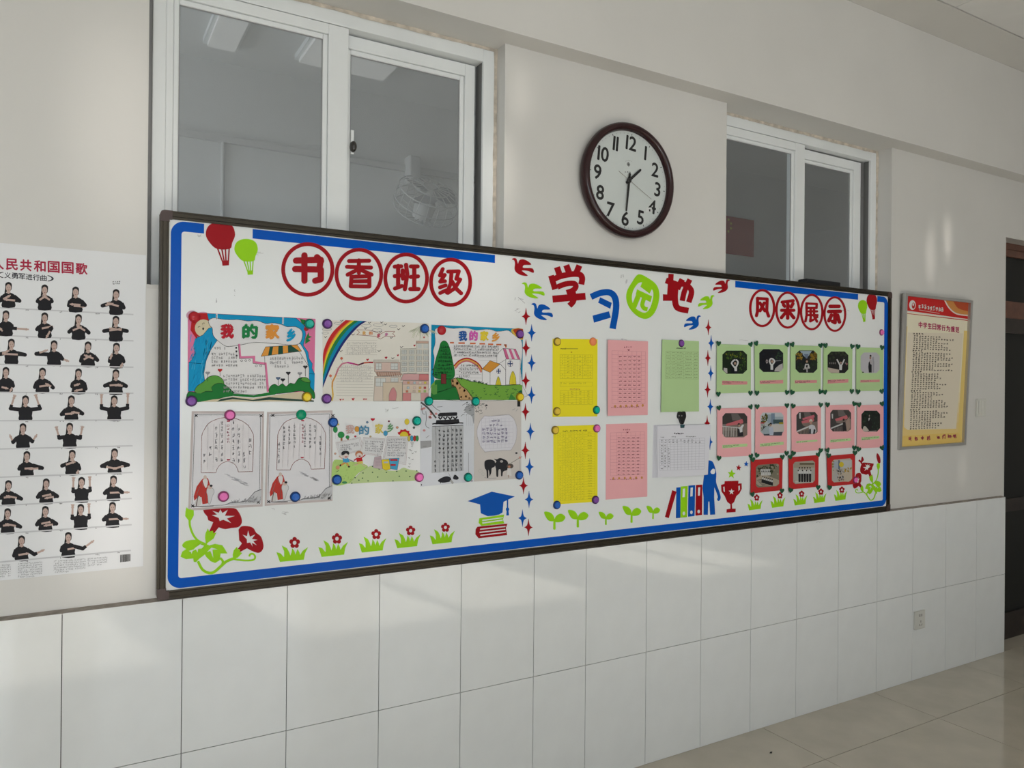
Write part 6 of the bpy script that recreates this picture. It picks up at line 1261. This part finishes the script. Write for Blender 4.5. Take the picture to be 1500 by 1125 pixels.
for i in range(9): p = bi(.23+.045*i, .060+.0008*i); f.mark(GLD, p[0], p[1], 12, 24, 7, 3)
a, b = bi(.22, .083), bi(.55, .094); f.line(GLD, [a, b], 2)
f.build('header_lettering', e)['kind'] = 'stuff'
for i, ch in enumerate('中学生日常行为规范'):
    f = Flat(AR, LP, -.0085); p = bi(.255+.0735*i, .182+.002*i); f.text((.42, .02, .10), ch, p[0], p[1], 22, 33, fat=1.0, shear=.06); f.build('title_character', e)
f = Flat(AR, LP, -.0085); v = .245
heads = {0, 8, 18, 27, 36}
for r in range(46):
    n = 4 if r in heads else random.randint(8, 15); p0 = bi(.135, v); p1 = bi(.91, v); wx = (p1[0]-p0[0])/18
    for i in range(n):
        u = .135+.043*(i+.5)*(1.02)+(0 if r in heads else .01)
        if u > .9: break
        p = bi(u, v); f.mark((.09, .07, .05), p[0], p[1], 9.5, 8.0, 6, 2.4 if r in heads else 2.0)
    v += .0142
f.build('rules_text', e)['kind'] = 'stuff'
for i, u in enumerate((.16, .26, .36, .46, .62, .71, .80, .88)):
    f = Flat(AR, LP, -.0085); p = bi(u, .952); f.k = 1; f.mark((.42, .06, .10), p[0], p[1], 18, 26, 9, 3.4); f.build('footer_character', e)

# ------------------------------------------------------------------ wall clock
CX, CZ = BOARD.at(920, 265).x, BOARD.at(920, 265).z
CR_ = .2285; CROT = math.radians(5)
clk = empty('wall_clock', (CX, Y_PLASTER, CZ-CR_), 'round wall clock with maroon frame showing half past one', 'clock')
V, F = lathe_vf([(CR_*.96, -.022), (CR_*.985, -.012), (CR_, .0), (CR_*.995, .012), (CR_*.965, .022), (CR_*.92, .026), (CR_*.885, .022), (CR_*.865, .013), (CR_*.858, .003)], (CX, 0, CZ), 72)
raw('clock_frame', V, F, mat('maroon_plastic', (.026, .005, .007), rough=.22, noise=.1, nscale=30), clk, smooth=True)
V, F = lathe_vf([(CR_*.862, .001), (.0005, .001)], (CX, 0, CZ), 72); raw('dial', V, F, mat('dial_white', (.62, .66, .645), rough=.3), clk)
def dl(r, a, h=.0016):                                  # a clockwise from twelve
    a = a+CROT; return Vector((CX+r*math.sin(a), -h, CZ+r*math.cos(a)))
M_BLACK = mat('clock_black', (.012, .012, .013), rough=.35)
for n in range(1, 13):
    c = dl(.152, 2*PI*n/12); s = str(n); V, F = [], []; x = 0; pieces = []
    for ch in s:
        gv, gf = glyph(ch); w_ = max(p[0] for p in gv)-min(p[0] for p in gv); pieces.append((gv, gf, x-min(p[0] for p in gv))); x += w_+.10
    tot = x-.10; k = .055/.69
    for gv, gf, ox in pieces:
        b0 = len(V)
        for p in gv:
            u = (p[0]+ox-tot/2)*k; w_ = (p[1]-.345)*k; V.append((c.x+u*math.cos(CROT)+w_*math.sin(CROT), -.0016, c.z-u*math.sin(CROT)+w_*math.cos(CROT)))
        F += [tuple(b0+i for i in q) for q in gf]
        # heavier strokes
        for dx, dz in ((.0016, 0), (-.0016, 0), (0, .0016), (0, -.0016)):
            b1 = len(V); V += [(v[0]+dx, v[1]+.00005*(1+dx*100+dz*60), v[2]+dz) for v in V[b0:b0+len(gv)]]; F += [tuple(b1+i for i in q) for q in gf]
    raw('numeral', V, F, M_BLACK, clk)
V, F = [], []
for i in range(60):
    a = 2*PI*i/60; w_ = .0012 if i % 5 else .003; r0, r1 = (.186, .189) if i % 5 else (.183, .190)
    t_ = Vector((math.cos(a+CROT), 0, -math.sin(a+CROT)))*w_/2; b = len(V); p, q = dl(r0, a), dl(r1, a)
    V += [tuple(p-t_), tuple(p+t_), tuple(q+t_), tuple(q-t_)]; F.append((b, b+1, b+2, b+3))
raw('minute_marks', V, F, M_BLACK, clk)['kind'] = 'stuff'
def hand(name, a, l, tail, w0, w1, h, m, par=clk):
    d = Vector((math.sin(a+CROT), 0, math.cos(a+CROT))); t_ = Vector((d.z, 0, -d.x)); c = Vector((CX, -h, CZ))
    P4 = [c-d*tail-t_*w0, c-d*tail+t_*w0, c+d*l*.25+t_*w0, c+d*l+t_*w1, c+d*(l+w1), c+d*l-t_*w1, c+d*l*.25-t_*w0]
    n = len(P4); V = [tuple(p) for p in P4]+[(p.x, p.y+.0008, p.z) for p in P4]
    raw(name, V, [tuple(range(n))]+[(i, (i+1) % n, n+(i+1) % n, n+i) for i in range(n)], m, par)
hand('hour_hand', math.radians(44), .078, .018, .0055, .0045, .006, M_BLACK); hand('minute_hand', math.radians(181), .122, .030, .0050, .0032, .008, M_BLACK)
hand('second_hand', math.radians(113), .128, .062, .0007, .0006, .010, mat('second_hand_grey', (.25, .22, .18)))
V, F = lathe_vf([(.010, .004), (.010, .0095), (.007, .011), (.0004, .0115)], (CX, 0, CZ), 20); raw('hand_boss', V, F, M_BLACK, clk, smooth=True)
ps = BOARD.at(820+537/5.355, 160+433/5.355)
V, F = [], []
for i in range(8):
    a = PI*i/4; r = .011 if i % 2 == 0 else .007
    b = len(V); V += [(ps.x+.0015*math.cos(a+1.57), -.0015, ps.z+.0015*math.sin(a+1.57)), (ps.x+r*math.cos(a), -.0015, ps.z+r*math.sin(a)), (ps.x-.0015*math.cos(a+1.57), -.0015, ps.z-.0015*math.sin(a+1.57))]; F.append((b, b+1, b+2))
for i in range(20):
    a = 2*PI*i/20; V += [(ps.x+.0055*math.cos(a), -.0016, ps.z+.0055*math.sin(a)), (ps.x+.0075*math.cos(a), -.0016, ps.z+.0075*math.sin(a))]
b = len(V)-40
F += [(b+2*i, b+2*i+1, b+(2*i+3) % 40, b+(2*i+2) % 40) for i in range(20)]
raw('maker_emblem', V, F, mat('clock_grey', (.12, .12, .12)), clk)
f = Flat((820, 160, 5.355), Plane((0, -.0014, 0), (0, -1, 0)), 0.)
for x in (515, 533, 551): f.mark((.14, .14, .14), x, 493, 10, 10, 5, 2)
for x in (518, 528, 540, 550, 560): f.mark((.3, .3, .3), x, 402+abs(x-539)*.3, 6, 6, 3, 1.4)
f.build('maker_lettering', clk)['kind'] = 'stuff'
f = Flat((820, 160, 5.355), Plane((0, -.0024, 0), (0, -1, 0)), 0., .0003); f.poly(K0, [(680, 772), (722, 770), (720, 808), (676, 808)]); lab = f.build('stuck_label', clk, mat('label_white', (.70, .71, .70)))
f = Flat((820, 160, 5.355), Plane((0, -.0029, 0), (0, -1, 0)), 0.); f.poly((.04, .04, .04), rect(700, 784, 711, 802)); f.build('label_mark', clk)

# ------------------------------------------------------------------ light switch, socket, small things
M_SW = mat('switch_plastic', (.66, .65, .60), rough=.35)
t = empty('light_switch', (-.224, Y_PLASTER, 1.377), 'white three-rocker light switch on the wall near the doorway', 'switch')
boxes('plate', [(-.272, -.176, Y_PLASTER-.009, Y_PLASTER-.0003, 1.377, 1.477)], M_SW, t, bevel=.003)
for k in range(3): boxes('rocker', [(-.262+k*.026, -.238+k*.026, Y_PLASTER-.013, Y_PLASTER-.0085, 1.387, 1.467)], M_SW, t, bevel=.002)
t = empty('wall_socket', (-.842, 0, .266), 'white five-hole power socket low on the tiled wall', 'socket')
boxes('plate', [(-.887, -.797, -.010, -.0003, .266, .362)], M_SW, t, bevel=.003)
M_SLOT = mat('socket_slot', (.02, .02, .02))
for x0, x1, z0, z1 in ((-.848, -.844, .331, .345), (-.832, -.828, .331, .345)): boxes('slot', [(x0, x1, -.0108, -.0098, z0, z1)], M_SLOT, t)
for dx, dz, an in ((-.838, .306, 0), (-.847, .288, .5), (-.829, .288, -.5)):
    V = [(dx+sx*.002*math.cos(an)-sz*.006*math.sin(an), -.0104, dz+sx*.002*math.sin(an)+sz*.006*math.cos(an)) for sx, sz in ((-1, -1), (1, -1), (1, 1), (-1, 1))]
    raw('slot', V, [(0, 1, 2, 3)], M_SLOT, t)
ep = Plane((0, .06, 0), (0, -1, 0)); a_, b_ = ep.at(1175, 418), ep.at(1225, 418)
o = boxes('eraser', [(a_.x, b_.x, .035, .085, 1.815, 2.052)], mat('black_felt', (.018, .018, .02), rough=.8), bevel=.004)
tag(o, 'black upright block standing behind the board before the smaller window', 'block')
fp = Plane((0, 0, .0), (0, 0, 1)); c = fp.at(1129, 1103)
o = raw('litter_scrap', [(c.x-.008, c.y, .0006), (c.x, c.y-.006, .0006), (c.x+.009, c.y-.001, .004), (c.x+.002, c.y+.006, .0006), (c.x, c.y, .006)], [(0, 1, 4), (1, 2, 4), (2, 3, 4), (3, 0, 4)], M_BLACK)
tag(o, 'tiny black scrap lying on the floor tile near the wall', 'litter')
